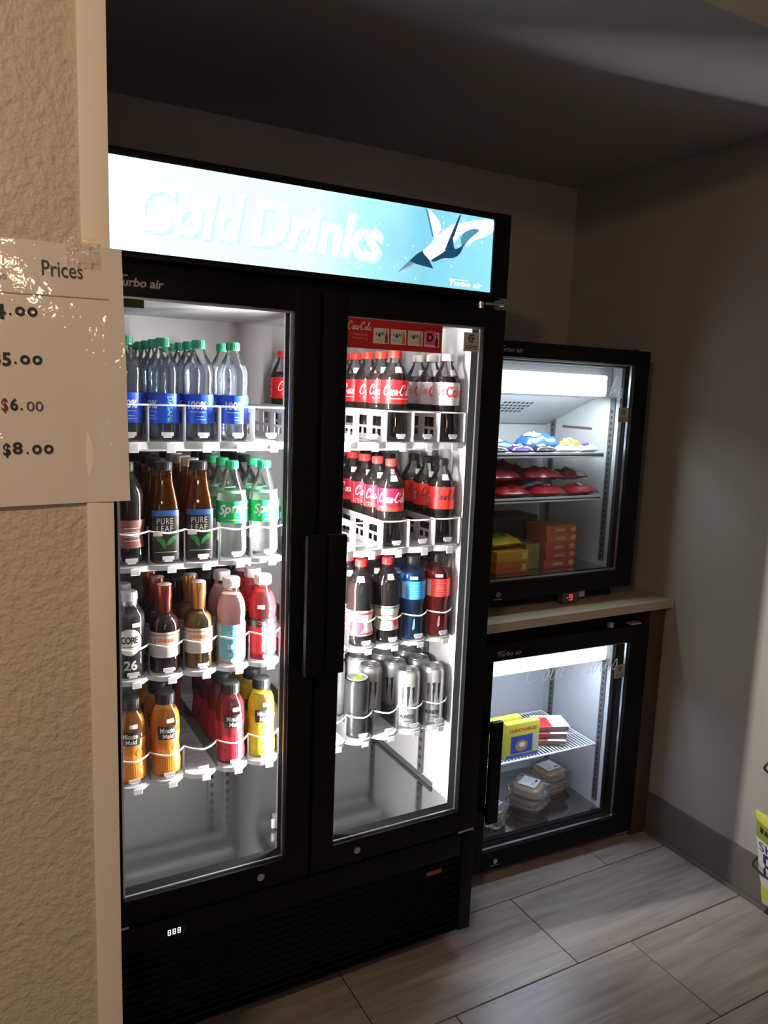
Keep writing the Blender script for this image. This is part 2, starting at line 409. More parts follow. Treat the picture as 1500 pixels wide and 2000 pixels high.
part('price_correction', on_sheet(join2(word('00', 43, 75, 783, 802, 0.))), P('brown_ink', (.06, .045, .04), .6), sheet)
part('dollar_sign', on_sheet(word('$', -4, 8, 777, 806, .02)), P('dark_red_ink', (.12, .012, .012), .6), sheet)
tapem = CLEAR('clear_tape', (.97, .95, .92), .12, (.9, .85, .8), rough=.12, bump=.4, bscale=120)
for (x0, x1, z0, z1) in ((.045, .080, .123, .152), (-.075, -.02, .128, .153)):
    part('tape', ([(x0, -.0135, z0), (x1, -.0135, z0), (x1, -.0125, z1), (x0, -.0125, z1)], [(0, 1, 2, 3)]), tapem, sheet)

# ================================================================== the tall two-door cooler
CX0, CX1, CD = .212, 1.216, .74
cooler = thing('drinks_cooler', 'tall black two-door glass drinks cooler with lit blue header sign', 'cooler', (.714, .37, 0))
OFF = Vector((-.714, -.37, 0))
def cp(name, bm, mat, parent=None, smooth=None, label=None):
    """cooler part, modelled in room coordinates"""
    if isinstance(bm, tuple): bm = ([(v[0]+OFF.x, v[1]+OFF.y, v[2]) for v in bm[0]], bm[1])
    else:
        for v in bm.verts: v.co += OFF
    return part(name, bm, mat, parent or cooler, smooth, label)
IX0, IX1, IY0, IY1, IZ0, IZ1 = .246, 1.182, .072, .58, .402, 1.722
cp('cabinet_body', B((CX0, IX0-.004, .052, CD, .055, 1.985), (IX1+.004, CX1, .052, CD, .055, 1.985), (IX0-.004, IX1+.004, IY1+.004, CD, .055, 1.985),
                     (IX0-.004, IX1+.004, .052, IY1+.004, IZ1+.004, 1.985), (IX0-.004, IX1+.004, .052, IY1+.004, .055, IZ0-.004)), black)
cp('liner_back', B((IX0, IX1, IY1, IY1+.004, IZ0, IZ1)), liner)
cp('liner_side', B((IX0-.004, IX0, IY0, IY1, IZ0, IZ1)), liner)
cp('liner_side', B((IX1, IX1+.004, IY0, IY1, IZ0, IZ1)), liner)
cp('liner_top', B((IX0, IX1, IY0, IY1, IZ1, IZ1+.004)), liner)
cp('liner_floor', B((IX0, IX1, IY0, IY1, IZ0-.004, IZ0)), steel)
cp('floor_strip', B((IX1-.006, IX1-.0005, .175, IY1, IZ0+.001, IZ0+.014)), darkst)
cp('mullion', B((.689, .739, .052, .076, IZ0-.02, IZ1+.02), bevel=.004), blackm)
cp('shelf_post', B((.696, .704, .172, .180, IZ0+.03, IZ1)), wire)
cp('post_clip', B((.686, .706, .160, .182, IZ0+.002, IZ0+.035), (.676, .694, .158, .166, IZ0+.006, IZ0+.03), bevel=.003), wire)
def pilaster(x0, x1, y0, y1, z0, z1, mat, axis='y'):
    p = cp('shelf_pilaster', B((x0, x1, y0, y1, z0, z1)), mat)
    n_ = int((z1-z0)/.028); bx = []
    for i in range(n_):
        z = z0+.012+i*.028
        if axis == 'y': bx.append((x0+.25*(x1-x0), x1-.25*(x1-x0), y0-.0006, y0, z, z+.013))
        else: bx.append((x0-.0006, x0, y0+.25*(y1-y0), y1-.25*(y1-y0), z, z+.013))
    cp('slots', B(*bx), slotm, p)
    return p
pilaster(IX1-.006, IX1-.0005, .228, .254, IZ0+.02, 1.60, darkst, 'x')
pilaster(IX1-.006, IX1-.0005, .53, .554, IZ0+.02, 1.60, darkst, 'x')
pilaster(.628, .650, IY1-.006, IY1-.0005, IZ0+.02, 1.60, greyst)
pilaster(.674, .700, IY1-.010, IY1-.0005, IZ0+.02, 1.60, greyst)
# LED strips on the mullion, the cooler's own light
ledm = EMIT('led_white', (1, .98, .95), 6)
for s in (-1, 1):
    x = .714+s*.021
    cp('led_strip', B((x+s*.0045-.001, x+s*.0045+.001, .058, .066, .46, 1.69)), ledm)
    lo = lamp('led_lamp', 'AREA', (.714+s*.032, .062, 1.075), 30, (1, .97, .93), (.714+s*.6, .36, 1.09), shape='RECTANGLE', size=.012, size_y=1.23)
    # keep the long side vertical
    d = Vector((s*.6, .03, 0)).normalized(); zc = -d; yv = Vector((0, 0, 1)); xv = yv.cross(zc)
    lo.rotation_euler = Matrix((xv, yv, zc)).transposed().to_euler()
# ---- header sign
def sign_mat():
    m, t, n, l = nt('backlit_sign_print'); n.remove(n['Principled BSDF'])
    tc = n.new('ShaderNodeTexCoord'); sp = n.new('ShaderNodeSeparateXYZ'); l.new(tc.outputs['Object'], sp.inputs[0])
    mr = n.new('ShaderNodeMapRange'); mr.inputs[1].default_value = .30-.714; mr.inputs[2].default_value = 1.16-.714; l.new(sp.outputs[0], mr.inputs[0])
    n1 = n.new('ShaderNodeTexNoise'); n1.inputs['Scale'].default_value = 7; n1.inputs['Detail'].default_value = 2; l.new(tc.outputs['Object'], n1.inputs['Vector'])
    a1 = n.new('ShaderNodeMath'); a1.operation = 'MULTIPLY_ADD'; a1.inputs[1].default_value = .22; l.new(n1.outputs['Fac'], a1.inputs[0]); l.new(mr.outputs[0], a1.inputs[2])
    a2 = n.new('ShaderNodeMath'); a2.operation = 'SUBTRACT'; a2.inputs[1].default_value = .11; l.new(a1.outputs[0], a2.inputs[0])
    rp = n.new('ShaderNodeValToRGB'); e = rp.color_ramp.elements
    e[0].position = 0; e[0].color = (.93, 1.2, 1.18, 1); e[1].position = 1; e[1].color = (.34, .84, .98, 1)
    for p, c in ((.40, (.86, 1.15, 1.12, 1)), (.60, (.50, .98, 1.05, 1)), (.78, (.25, .70, .88, 1))):
        k = e.new(p); k.color = c
    l.new(a2.outputs[0], rp.inputs[0])
    vo = n.new('ShaderNodeTexVoronoi'); vo.inputs['Scale'].default_value = 60; l.new(tc.outputs['Object'], vo.inputs['Vector'])
    lt = n.new('ShaderNodeMath'); lt.operation = 'LESS_THAN'; lt.inputs[1].default_value = .22; l.new(vo.outputs['Distance'], lt.inputs[0])
    ml = n.new('ShaderNodeMath'); ml.operation = 'MULTIPLY'; ml.inputs[1].default_value = .45; l.new(lt.outputs[0], ml.inputs[0])
    ck = n.new('ShaderNodeMath'); ck.operation = 'MULTIPLY'; n2 = n.new('ShaderNodeTexNoise'); n2.inputs['Scale'].default_value = 16; l.new(tc.outputs['Object'], n2.inputs['Vector'])
    g2 = n.new('ShaderNodeMath'); g2.operation = 'GREATER_THAN'; g2.inputs[1].default_value = .53; l.new(n2.outputs['Fac'], g2.inputs[0])
    l.new(ml.outputs[0], ck.inputs[0]); l.new(g2.outputs[0], ck.inputs[1])
    mx = n.new('ShaderNodeMix'); mx.data_type = 'RGBA'; mx.inputs[7].default_value = (.97, 1, 1, 1); l.new(ck.outputs[0], mx.inputs[0]); l.new(rp.outputs[0], mx.inputs[6])
    em = n.new('ShaderNodeEmission'); em.inputs[1].default_value = 1.05; l.new(mx.outputs[2], em.inputs[0]); l.new(em.outputs[0], n['Material Output'].inputs[0])
    return m
cp('header_frame', B((CX0, CX1, .006, .052, 1.969, 1.985), (CX0, CX1, .006, .052, 1.784, 1.797), (CX0, .261, 0, .052, 1.784, 1.985), (1.167, CX1, 0, .052, 1.784, 1.985), bevel=.003), black, smooth=40)
sign = cp('sign_panel', B((.261, 1.167, .006, .03, 1.797, 1.969)), sign_mat(), label='backlit blue sign reading Cold Drinks with a diving penguin')
sw = EMIT('sign_white', (1, 1, 1), 2.2); sdk = EMIT('sign_dark_blue', (.015, .07, .14), 1); sbl = EMIT('sign_mid_blue', (.10, .33, .48), 1); spk = EMIT('sign_beak', (.55, .45, .5), 1); sng = EMIT('sign_pale_shade', (.74, 1.0, 1.0), 1)
cold = fit(text2d('Cold', .03, .22), .318, .538, 1.836, 1.934); drinks = fit(text2d('Drinks', .03, .22), .548, .860, 1.836, 1.932)
both = join2(cold, drinks)
cp('lettering_shadow', on_plane(([(x+.006, z-.006) for x, z in both[0]], both[1]), .0056), sng, sign)
cp('lettering', on_plane(both, .0050), sw, sign)
peng = dict(
 belly=([(.969, 1.871), (.985, 1.887), (1.011, 1.915), (1.052, 1.943), (1.07, 1.945), (1.066, 1.915), (1.05, 1.900), (1.032, 1.88), (.995, 1.857), (.979, 1.858)], sw, .0054),
 splash=([(1.072, 1.948), (1.161, 1.966), (1.163, 1.938), (1.111, 1.912), (1.091, 1.896), (1.085, 1.905), (1.07, 1.925)], sw, .0055),
 back=([(.995, 1.856), (1.032, 1.882), (1.049, 1.910), (1.056, 1.888), (1.075, 1.895), (1.084, 1.904), (1.072, 1.878), (1.053, 1.866), (1.025, 1.862), (1.002, 1.852)], sdk, .0048),
 head=([(.932, 1.845), (.950, 1.862), (.967, 1.873), (.972, 1.866), (.985, 1.856), (.999, 1.836), (.98, 1.838), (.953, 1.841)], sdk, .0047),
 beak=([(.902, 1.817), (.932, 1.846), (.950, 1.843), (.920, 1.828)], sbl, .0046), beak_stripe=([(.915, 1.826), (.945, 1.842), (.950, 1.8405), (.918, 1.824)], spk, .0044),
 flipper=([(.971, 1.966), (.977, 1.966), (.997, 1.908), (.992, 1.906)], sbl, .0046), flipper_white=([(.977, 1.965), (1.005, 1.949), (1.016, 1.929), (1.01, 1.918), (.996, 1.907)], sw, .0052),
 flipper_far=([(1.066, 1.966), (1.070, 1.966), (1.054, 1.918), (1.036, 1.884), (1.028, 1.880), (1.043, 1.917)], sdk, .0046),
 tail=([(1.074, 1.920), (1.101, 1.938), (1.125, 1.938), (1.10, 1.916), (1.079, 1.895)], sbl, .0050))
def smooth_loop(pts):
    q = [pts[-1]]+list(pts)+[pts[0], pts[1]]
    c = crom(q, 5); return c[5:-5]
for k, (pts, m_, y) in peng.items(): cp('penguin_'+k, on_plane(poly(smooth_loop(pts) if k in ('belly', 'splash', 'back', 'flipper_white', 'tail') else pts), y), m_, sign)
cp('maker_name', on_plane(join2(rect(1.045, 1.10, 1.8165, 1.818), fit(text2d('Turbo air', .02, .25), 1.046, 1.142, 1.803, 1.815)), .0046), sw, sign)
# ---- doors
def door(x0, x1, z0, z1, gx0, gx1, gz0, gz1, hx):
    f = cp('door', B((x0, gx0, 0, .050, z0, z1), (gx1, x1, 0, .050, z0, z1), (gx0, gx1, 0, .050, gz1, z1), (gx0, gx1, 0, .050, z0, gz0), bevel=.003), black, smooth=40)
    cp('gasket', B((x0+.006, x0+.016, .050, .053, gz0-.03, gz1+.03), (x1-.016, x1-.006, .050, .053, gz0-.03, gz1+.03), (x0+.016, x1-.016, .050, .053, gz1+.02, gz1+.03), (x0+.016, x1-.016, .050, .053, gz0-.03, gz0-.02)), gasket, f)
    e_ = .0012
    cp('inner_frame', B((gx0, gx0+e_, .021, .050, gz0, gz1), (gx1-e_, gx1, .021, .050, gz0, gz1), (gx0+e_, gx1-e_, .021, .050, gz1-e_, gz1), (gx0+e_, gx1-e_, .021, .050, gz0, gz0+e_)), matteb, f)
    t = .005
    cp('spacer_bar', B((gx0, gx0+t, .010, .015, gz0, gz1), (gx1-t, gx1, .010, .015, gz0, gz1), (gx0+t, gx1-t, .010, .015, gz1-t, gz1), (gx0+t, gx1-t, .010, .015, gz0, gz0+t)), alum, f)
    cp('glass_pane', ([(gx0, .009, gz0), (gx1, .009, gz0), (gx1, .009, gz1), (gx0, .009, gz1)], [(0, 1, 2, 3)]), doorglass, f)
    cp('handle', B((hx-.023, hx+.023, -.048, -.030, .893, 1.222), (hx-.018, hx+.018, -.031, .001, .905, .935), (hx-.018, hx+.018, -.031, .001, 1.18, 1.21), bevel=.005), blackm, f, 40)
    return f
dl = door(CX0, .711, .362, 1.757, .276, .650, .423, 1.711, .695)
dr = door(.720, CX1, .362, 1.757, .778, 1.152, .423, 1.711, .747)
for f, x in ((dl, .588), (dr, .844)):
    bm = bmesh.new(); cyl(bm, (x, -.006, .396), (x, .004, .396), .009, .0105, 16); cp('lock', bm, chrome, f, 40)
silvert = P('silver_lettering', (.80, .76, .73), .4)
cp('maker_name', on_plane(join2(fit(text2d('Turbo air', .03, .2), .278, .371, 1.729, 1.746), rect(.282, .302, 1.748, 1.7505)), -.0008), silvert, dl)
cp('green_sticker', on_plane(rect(.283, .334, 1.690, 1.707), .0075), P('green_sticker', (.035, .12, .03), .5), dl)
cp('green_sticker_text', on_plane(join2(*[rect(.286, .329-.006*(i % 2), 1.693+.0045*i, 1.695+.0045*i) for i in range(3)]), .0068), P('dark_green_print', (.01, .035, .01), .6), dl)
# red price banner inside the glass
ban = cp('price_banner', B((.779, 1.036, .0095, .0105, 1.641, 1.709)), P('banner_red', (.50, .012, .02), .45, var=.1), dr, label='red price banner with four price boxes')
BY = .0088
cp('banner_edge', on_plane(join2(rect(.779, 1.036, 1.641, 1.642), rect(.779, 1.036, 1.708, 1.709)), BY+.0004), offw, ban)
cp('banner_script', on_plane(fit(script2d('Coca-Cola', .12), .782, .842, 1.682, 1.702), BY), P('banner_white', (.75, .68, .66), .5), ban)
cp('banner_words', on_plane(join2(fit(text2d('delicious', .0, 0), .797, .832, 1.670, 1.676), fit(text2d('refreshing', .0, 0), .793, .834, 1.660, 1.668)), BY), P('banner_pink', (.65, .25, .25), .5), ban)
for i in range(4):
    x = .848+.046*i
    bm = B((x, x+.041, BY, BY+.0006, 1.655, 1.690)); cp('price_box', bm, offw, ban)
    btl = [(x+.030, 1.657), (x+.038, 1.657), (x+.038, 1.672), (x+.0355, 1.679), (x+.0355, 1.687), (x+.0325, 1.687), (x+.0325, 1.679), (x+.030, 1.672)]
    cp('bottle_picture', on_plane(poly(btl), BY-.0004), P('pic%d' % i, [(.30, .03, .03), (.55, .15, .02), (.45, .28, .04), (.04, .03, .03)][i], .5), ban)
    if i < 3: cp('box_price', on_plane(join2(fit(text2d('4', .03), x+.011, x+.0185, 1.669, 1.681), fit(text2d('$', .02), x+.006, x+.009, 1.673, 1.681), fit(text2d('00', .02), x+.0195, x+.028, 1.674, 1.681), rect(x+.006, x+.026, 1.663, 1.6635)), BY-.0006), ink, ban)
cp('pink_note', B((.988, 1.015, BY-.0012, BY-.0008, 1.660, 1.693)), P('pink_note', (.85, .05, .17), .6), ban)
cp('note_letter', on_plane(fit(text2d('D', .045), .992, 1.010, 1.667, 1.687), BY-.0015), ink, ban)
def cert(x0, x1, z0, z1, y, fn, parent):
    s = fn('certification_sticker', B((x0, x1, y, y+.0006, z0, z1)), P('sticker_beige', (.42, .39, .34), .6), parent)
    c, r = (x0+x1)/2, (x1-x0)*.22; zc = z0+(z1-z0)*.68
    fn('sticker_mark', on_plane(join2(ring2(c, zc, r*.72, r, 40, 320), ring2(c, zc, r*.3, r*.5, 20, 340), rect(c, c+r, zc-.0012, zc+.0012), *[rect(x0+.1*(x1-x0), x1-.1*(x1-x0), z0+(z1-z0)*q, z0+(z1-z0)*(q+.03)) for q in (.12, .2, .28)]), y-.0004), ink, s)
cert(1.098, 1.144, 1.651, 1.697, .0078, cp, dr)
# hinges, lower grille, feet
for x, z in ((1.160, 1.7665), (1.160, .353), (.235, .353)):
    cp('hinge', B((x, x+.052, .004, .03, z, z+.007), bevel=.002), chrome)
bm = bmesh.new(); cyl(bm, (1.150, .02, 1.757), (1.150, .02, 1.774), .009); cp('hinge_pin', bm, chrome, None, 40)
cp('corner_post', B((1.176, CX1, .002, .06, .055, .352), bevel=.004), black, None, 40)
cp('kick_panel', B((CX0, 1.174, .006, .05, .285, .350), bevel=.004), black, None, 40)
for i in range(11):
    z = .070+i*.0192
    M_ = Matrix.Translation((0, .02, z)) @ Matrix.Rotation(R(-32), 4, 'X')
    cp('louver', B((CX0+.01, 1.170, -.013, .013, -.002, .002), M=M_), blackm)
cp('grille_back', B((CX0+.01, 1.17, .048, .053, .055, .285)), slotm)
cp('grille_rail', B((CX0, 1.174, .008, .048, .055, .062), (CX0, CX0+.012, .008, .048, .055, .285), bevel=.002), black)
disp = cp('display_window', B((.368, .412, .003, .007, .306, .326)), P('display_dark', (.01, .01, .012), .15))
cp('display_digits', on_plane(join2(*[join2(*[rect(.371+.011*i+dx, .371+.011*i+dx+w_, .3095+dz, .3095+dz+h_) for dx, dz, w_, h_ in ((0, 0, .007, .0016), (0, .006, .007, .0016), (0, .012, .007, .0016), (0, 0, .0016, .0136), (.0054, 0, .0016, .0136))]) for i in range(3)]), .0024), EMIT('display_blue_white', (.75, .8, 1), 2.2), disp)
cp('warning_label', B((1.064, 1.112, -.0005+.004, .006, .253, .264)), P('label_dull_red', (.25, .045, .04), .5))
for x in (.26, 1.17):
    for y in (.12, .68):
        bm = bmesh.new(); cyl(bm, (x-.013, y, .03), (x+.013, y, .03), .03, n=20); boxv(bm, x-.017, x+.017, y-.03, y+.03, .045, .057)
        cp('caster', bm, blackm, None, 40)
# ---- gravity shelves
BS = 1.0176
LX = [.319+.0784*i for i in range(5)]; RX = [.8202+.0784*i for i in range(5)]
HL = .0392; YBOT = .130; YFR = .089
def shelf(lanes, Z, tall, a, rail, tagclips=True):
    x0, x1 = lanes[0]-HL, lanes[-1]+HL
    yb = .56; N = 10
    xs, yf = [], []
    for c in lanes:
        for i in range(N):
            u = -1+2*i/N; xs.append(c+u*HL); yf.append(YFR+a*abs(u)**2.2)
    xs.append(x1); yf.append(YFR+a)
    th_ = .016 if tall else .011
    V = []; F = []
    for x, y in zip(xs, yf): V += [(x, y, Z-.001), (x, yb, Z-.001), (x, y, Z-.001-th_), (x, yb, Z-.001-th_)]
    for i in range(len(xs)-1):
        p, q = 4*i, 4*i+4
        F += [(p, q, q+1, p+1), (p+2, p+3, q+3, q+2), (p, p+2, q+2, q), (p+1, q+1, q+3, p+3)]
    F += [(0, 1, 3, 2), (len(V)-4, len(V)-2, len(V)-1, len(V)-3)]
    s = cp('shelf', (V, F), tray if tall else frost, None, 30)
    # rail that follows the lanes
    cp('front_rail', tube([(x, y-.002, Z+rail+(.004*abs(((x-x0) % (2*HL))/HL-1) if not tall else 0)) for x, y in zip(xs, yf)], .0019, 6), wire, s, 60)
    dm = tray if tall else clearp; H = rail+.002 if tall else .045
    for k in range(len(lanes)+1):
        x = x0+2*HL*k; bx = []
        if tall:
            bx += [(x-.0010, x+.0010, YFR+.002, yb, Z, Z+.014), (x-.0010, x+.0010, YFR+.002, yb, Z+H-.016, Z+H)]
            y = YFR+.002
            while y < yb-.05:
                bx += [(x-.0010, x+.0010, y, y+.030, Z+.014, Z+H-.016), (x-.0010, x+.0010, y+.030, y+.078, Z+.030, Z+.037), (x-.0010, x+.0010, y+.05, y+.058, Z+.014, Z+.030)]
                y += .078
        else: bx += [(x-.001, x+.001, YFR+a+.002, yb, Z, Z+H), (x-.001, x+.001, YFR+a-.006, YFR+a+.002, Z, Z+rail)]
        cp('lane_divider', B(*bx), dm, s)
    for c in lanes:
        cp('lane_stop', B((c-.013, c+.013, YFR-.002, YFR-.0005, Z+.012, Z+.020), (c-.009, c+.009, YFR-.003, YFR-.0005, Z+.008, Z+.012)), tray, s)
        if tagclips: cp('tag_clip', B((c-.003, c+.017, YFR-.0035, YFR-.001, Z-.018-(.006 if tall else 0), Z-.004), bevel=.001, seg=1), tray, s)
    cp('under_rail', B(*[(x0+.004, x1-.004, y, y+.007, Z-.026, Z-.001-th_) for y in (.15, .25, .35, .45, .54)]), wire, s)
    cp('lane_ribs', B(*[(c-.03, c+.03, y, y+.003, Z-.001, Z+.0004) for c in lanes for y in [.13+.022*i for i in range(19)]]), tray if tall else frost, s)
    return s
ZS = [1.4219, 1.1492, .8917, .6393]
for r_, tl, a_, rl in ((0, True, .006, .078), (1, False, .014, .072), (2, False, .026, .070), (3, False, .026, .062)): shelf(LX, ZS[r_], tl, a_, rl)
for r_, tl, a_, rl in ((0, True, .006, .076), (1, True, .010, .070), (2, False, .026, .070), (3, False, .026, .064)): shelf(RX, ZS[r_], tl, a_, rl)

# ================================================================== bottles and cans
pet = CLEAR('pet_plastic', (.975, .98, .985), .012, (.9, .92, .95), rough=.04)
petd = CLEAR('pet_plastic_dark', (.72, .72, .75), .05, (.5, .5, .55), rough=.04)
water = CLEAR('water_body', (.90, .93, .97), .10, (.75, .82, .9), ior=1.2, rough=.05, bump=.6, bscale=70)
amber = CLEAR('amber_tea_glass', (.75, .45, .15), .12, (.2, .07, .01), rough=.05)
cola = P('cola', (.012, .004, .003), .08, spec=.3, var=.2)
def capm(n, c): return P('cap_'+n, c, .42, spec=.22, var=.05)
def labm(n, c, rough=.4, **k): return P('print_'+n, c, rough, spec=.25, **k)
def capprof(r, z0, z1): return [(r*.97, z0), (r, z0+.001), (r, z1-.0025), (r*.9, z1), (0, z1)]
KIND = {}
def cap_bm(r, z0, z1, n=24):
    bm = lathe([(0, z0)]+capprof(r, z0, z1), n)
    for i in range(0, n*2, 2):      # knurls
        a = math.pi*i/n; M_ = Matrix.Rotation(a, 4, 'Z')
        boxv(bm, r-.0004, r+.0006, -.0007, .0007, z0+.002, z1-.003, M=M_)
    return bm
def kind(key, name, desc, cat, parts): KIND[key] = (name, desc, cat, parts)
def inner(prof, zt, off=.0012):
    q = [(max(r-off, .001), z) for r, z in prof if z < zt-.0005 and r > 1e-6]
    return [(0, prof[0][1]+.001)]+q+[(max(rad(prof, zt)-off, .001), zt), (0, zt)]
mm = lambda L: [(r/1000, z/1000) for r, z in L]
SODA = mm([(0, 3), (20, 0), (29, 2), (33.5, 9), (35.5, 22), (35, 38), (31.8, 58), (31.8, 70), (34, 84), (35, 92), (35, 150), (32.5, 160), (27, 173), (20, 186), (14.5, 196), (12.5, 201), (12.5, 206)])
SPR = mm([(0, 3), (20, 0), (29, 2), (33.5, 9), (35.5, 20), (34.5, 40), (33.5, 60), (34, 75), (35, 84), (35, 133), (33, 145), (26.5, 166), (19, 184), (14, 197), (12.5, 202), (12.5, 206)])
WAT = mm([(0, 3), (22, 0), (30, 2), (33, 8), (34, 20), (33, 32), (34.2, 38), (34.2, 100), (33.4, 112), (34.4, 128), (34.4, 146), (32.5, 157), (26.5, 170), (18.5, 184), (14, 193), (13, 197), (13, 202)])
TEA = mm([(0, 2), (25, 0), (29, 2), (30.8, 8), (30.8, 110), (30.2, 122), (28, 138), (24, 156), (20, 176), (18, 194), (18, 203)])
CORE = mm([(0, 2), (24, 0), (32, 3), (34, 10), (34, 130), (32, 143), (25, 155), (18, 163), (17, 172)])
FOIL = mm([(0, 2), (24, 0), (31, 3), (33, 10), (33, 100), (32, 112), (27, 124), (19, 132), (14.5, 140), (13.5, 195)])
VIT = mm([(0, 2), (24, 0), (31, 3), (33.5, 9), (33.5, 98), (32, 104), (33.5, 112), (34, 128), (31, 148), (24, 163), (18.5, 172), (18, 182)])
JUI = mm([(0, 2), (24, 0), (30, 3), (33.5, 10), (34, 30), (31.5, 62), (30, 80), (31.5, 96), (33.5, 110), (33.5, 128), (31, 148), (25, 160), (20, 167), (19, 174)])
POW = mm([(0, 2), (24, 0), (31, 3), (34, 10), (34, 60), (31.5, 75), (31, 88), (33.5, 100), (34.8, 108), (34.8, 160), (33.5, 172), (27, 184), (19, 192), (17, 200), (17, 206)])
CAN = mm([(0, 5), (21, 4), (24, 0), (26, 1), (32, 9), (33, 14), (33, 140), (31.5, 148), (28.5, 154), (27.2, 156), (27.2, 158), (26, 158), (25.5, 155), (0, 155)])
ME = lambda bm, m, s=50: mesh(bm, m, s)
stk = labm('price_sticker', (.80, .66, .64))
def soda(key, desc, capc, lz, lcol, lettering=(), prof=SODA, liq=cola, liqz=.165, capname='x', sticker=True, band=None):
    ps = [('bottle_body', ME(lathe(prof), pet), None), ('drink', ME(lathe(inner(prof, liqz)), liq), None),
          ('cap', ME(cap_bm(.0148, .204, .222), capm(capname, capc)), None),
          ('neck_ring', ME(lathe([(.0125, .2005), (.0165, .2015), (.0165, .203), (.0125, .2035)]), pet), None),
          ('wrap_label', ME(lathe(cutprof(prof, *lz)), labm(key, lcol)), None)]
    for m_, t, ro in lettering: ps.append(('lettering', ME(on_lathe(t, prof, .0010, ro), m_, None), 'wrap_label'))
    if sticker: ps.append(('price_sticker', ME(patch(prof, .168, .182, -.010, .012, .0010, rot=.25), stk), None))
    kind(key, 'soda_bottle', desc, 'bottle', ps)
wprint = labm('white', (.85, .85, .85)); gprint = labm('goldgrey', (.4, .38, .36)); rprint = labm('redtext', (.6, .03, .05)); kprint = labm('black', (.012, .012, .012)); yprint = labm('yellowtext', (.7, .65, .1))
def cc(z0, z1, x0=-.030, x1=.046): return fit(script2d('Coca-Cola', .13), x0, x1, z0, z1)
fine = lambda x0, x1, z0, n_=3, st=.005: join2(*[rect(x0, x1-.004*(i % 2), z0+st*i, z0+st*i+.0012) for i in range(n_)])
soda('cola', 'red-capped cola bottle with red label', (.62, .03, .02), (.092, .150), (.62, .012, .015), [(wprint, cc(.112, .140), 0), (wprint, join2(rect(-.02, .04, .104, .1052), fine(-.075, -.055, .098, 5, .008), rect(-.052, -.0505, .094, .148)), 0)], capname='red')
soda('cherrycola', 'red-capped cola bottle with crimson label', (.60, .04, .04), (.092, .150), (.42, .008, .03), [(wprint, cc(.114, .142), 0), (labm('scarlet', (.6, .03, .02)), rect(-.034, .05, .093, .104), 0), (wprint, join2(rect(-.036, -.0355, .093, .149), fine(-.03, -.012, .098, 2)), 0)], capname='red2')
soda('dietcola', 'white-capped diet cola bottle with silver label', (.70, .68, .66), (.092, .150), (.55, .55, .57), [(rprint, fit(text2d('Coke', .03), -.012, .040, .112, .140), 0), (rprint, fit(text2d('Diet', .0), -.030, -.016, .118, .142), 0), (gprint, join2(fine(-.06, -.04, .098, 6, .008), fine(0, .03, .098, 2)), 0)], capname='white')
soda('zerocola', 'black-capped cola bottle with red label and black script', (.010, .010, .010), (.092, .150), (.55, .02, .018), [(kprint, cc(.116, .142, -.02, .046), 0), (offw, rect(-.052, -.036, .106, .126), 0), (kprint, join2(*[rect(-.050+.004*i, -.048+.004*i, .108, .124) for i in range(4)]), 0)], capname='black')
soda('rootsoda', 'red-capped dark soda bottle with white and red label', (.58, .03, .03), (.030, .095), (.72, .66, .64), [(rprint, join2(rect(-.107, .107, .084, .090), disc(.0, .055, .020, .020), rect(-.106, .106, .033, .038)), 0)], capname='red3')
soda('creamsoda', 'red-capped dark soda bottle with pale grey label', (.55, .035, .04), (.036, .100), (.42, .40, .35), [(labm('greenband', (.05, .17, .12)), rect(-.106, .106, .093, .098), 0), (kprint, fine(-.02, .018, .06, 3, .007), 0), (rprint, ell(.028, .056, .010, .010), 0)], capname='red4')
soda('bluesoda', 'blue-labelled soda bottle', (.6, .6, .6), (.100, .165), (.03, .08, .35), [(wprint, ell(0, .13, .014, .014), 0)], capname='white2', sticker=False)
soda('darksoda', 'dark soda bottle with black cap', (.015, .015, .016), (.040, .100), (.10, .03, .025), [(gprint, fine(-.02, .02, .055, 4, .009), 0)], capname='black2', sticker=False)
gsp = labm('sprite_green', (.012, .30, .10))
soda('lemonsoda', 'green-capped clear lemon-lime soda bottle with green label', (.02, .33, .13), (.083, .133), (.012, .32, .10),
     [(wprint, fit(([(x, y+.18*x) for x, y in text2d('Sprite', .03, .25)[0]], text2d('Sprite', .03, .25)[1]), -.022, .046, .096, .130), 0), (wprint, fine(-.034, -.028, .088, 8, .0052), 0), (yprint, rect(.002, .04, .089, .0915), 0)],
     prof=SPR, liq=CLEAR('lemon_soda', (.96, .98, .97), .30, (.92, .95, .94), ior=1.2, rough=.05, bump=.6, bscale=70), liqz=.150, capname='green', sticker=False)
KIND['lemonsoda'][3].append(('neck_band', ME(lathe(cutprof(SPR, .150, .156)), labm('neck_green', (.10, .35, .2))), None))
# still water
blue = labm('water_blue', (.014, .065, .50))
kind('water', 'water_bottle', 'green-capped water bottle with blue label', 'bottle', [
    ('bottle_body', ME(lathe(WAT), pet), None), ('drink', ME(lathe(inner(WAT, .166)), water), None), ('cap', ME(cap_bm(.0150, .198, .216), capm('green2', (.03, .22, .12))), None),
    ('wrap_label', ME(lathe(cutprof(WAT, .038, .100)), blue), None),
    ('lettering', ME(on_lathe(join2(fit(text2d('100%', .03), -.026, .014, .068, .086), fine(-.022, .012, .062, 1), fine(-.006, .012, .046, 2, .006), rect(-.060, -.050, .045, .056), ring2(-.043, .051, .0025, .004)), WAT, .0010), labm('pale_blue_text', (.55, .62, .8)), None), 'wrap_label'),
    ('lettering', ME(on_lathe(fit(([(y, -x) for x, y in text2d('DASANI', .02)[0]], text2d('DASANI', .02)[1]), .034, .046, .042, .094), WAT, .0010), labm('green_text', (.10, .32, .30)), None), 'wrap_label')])
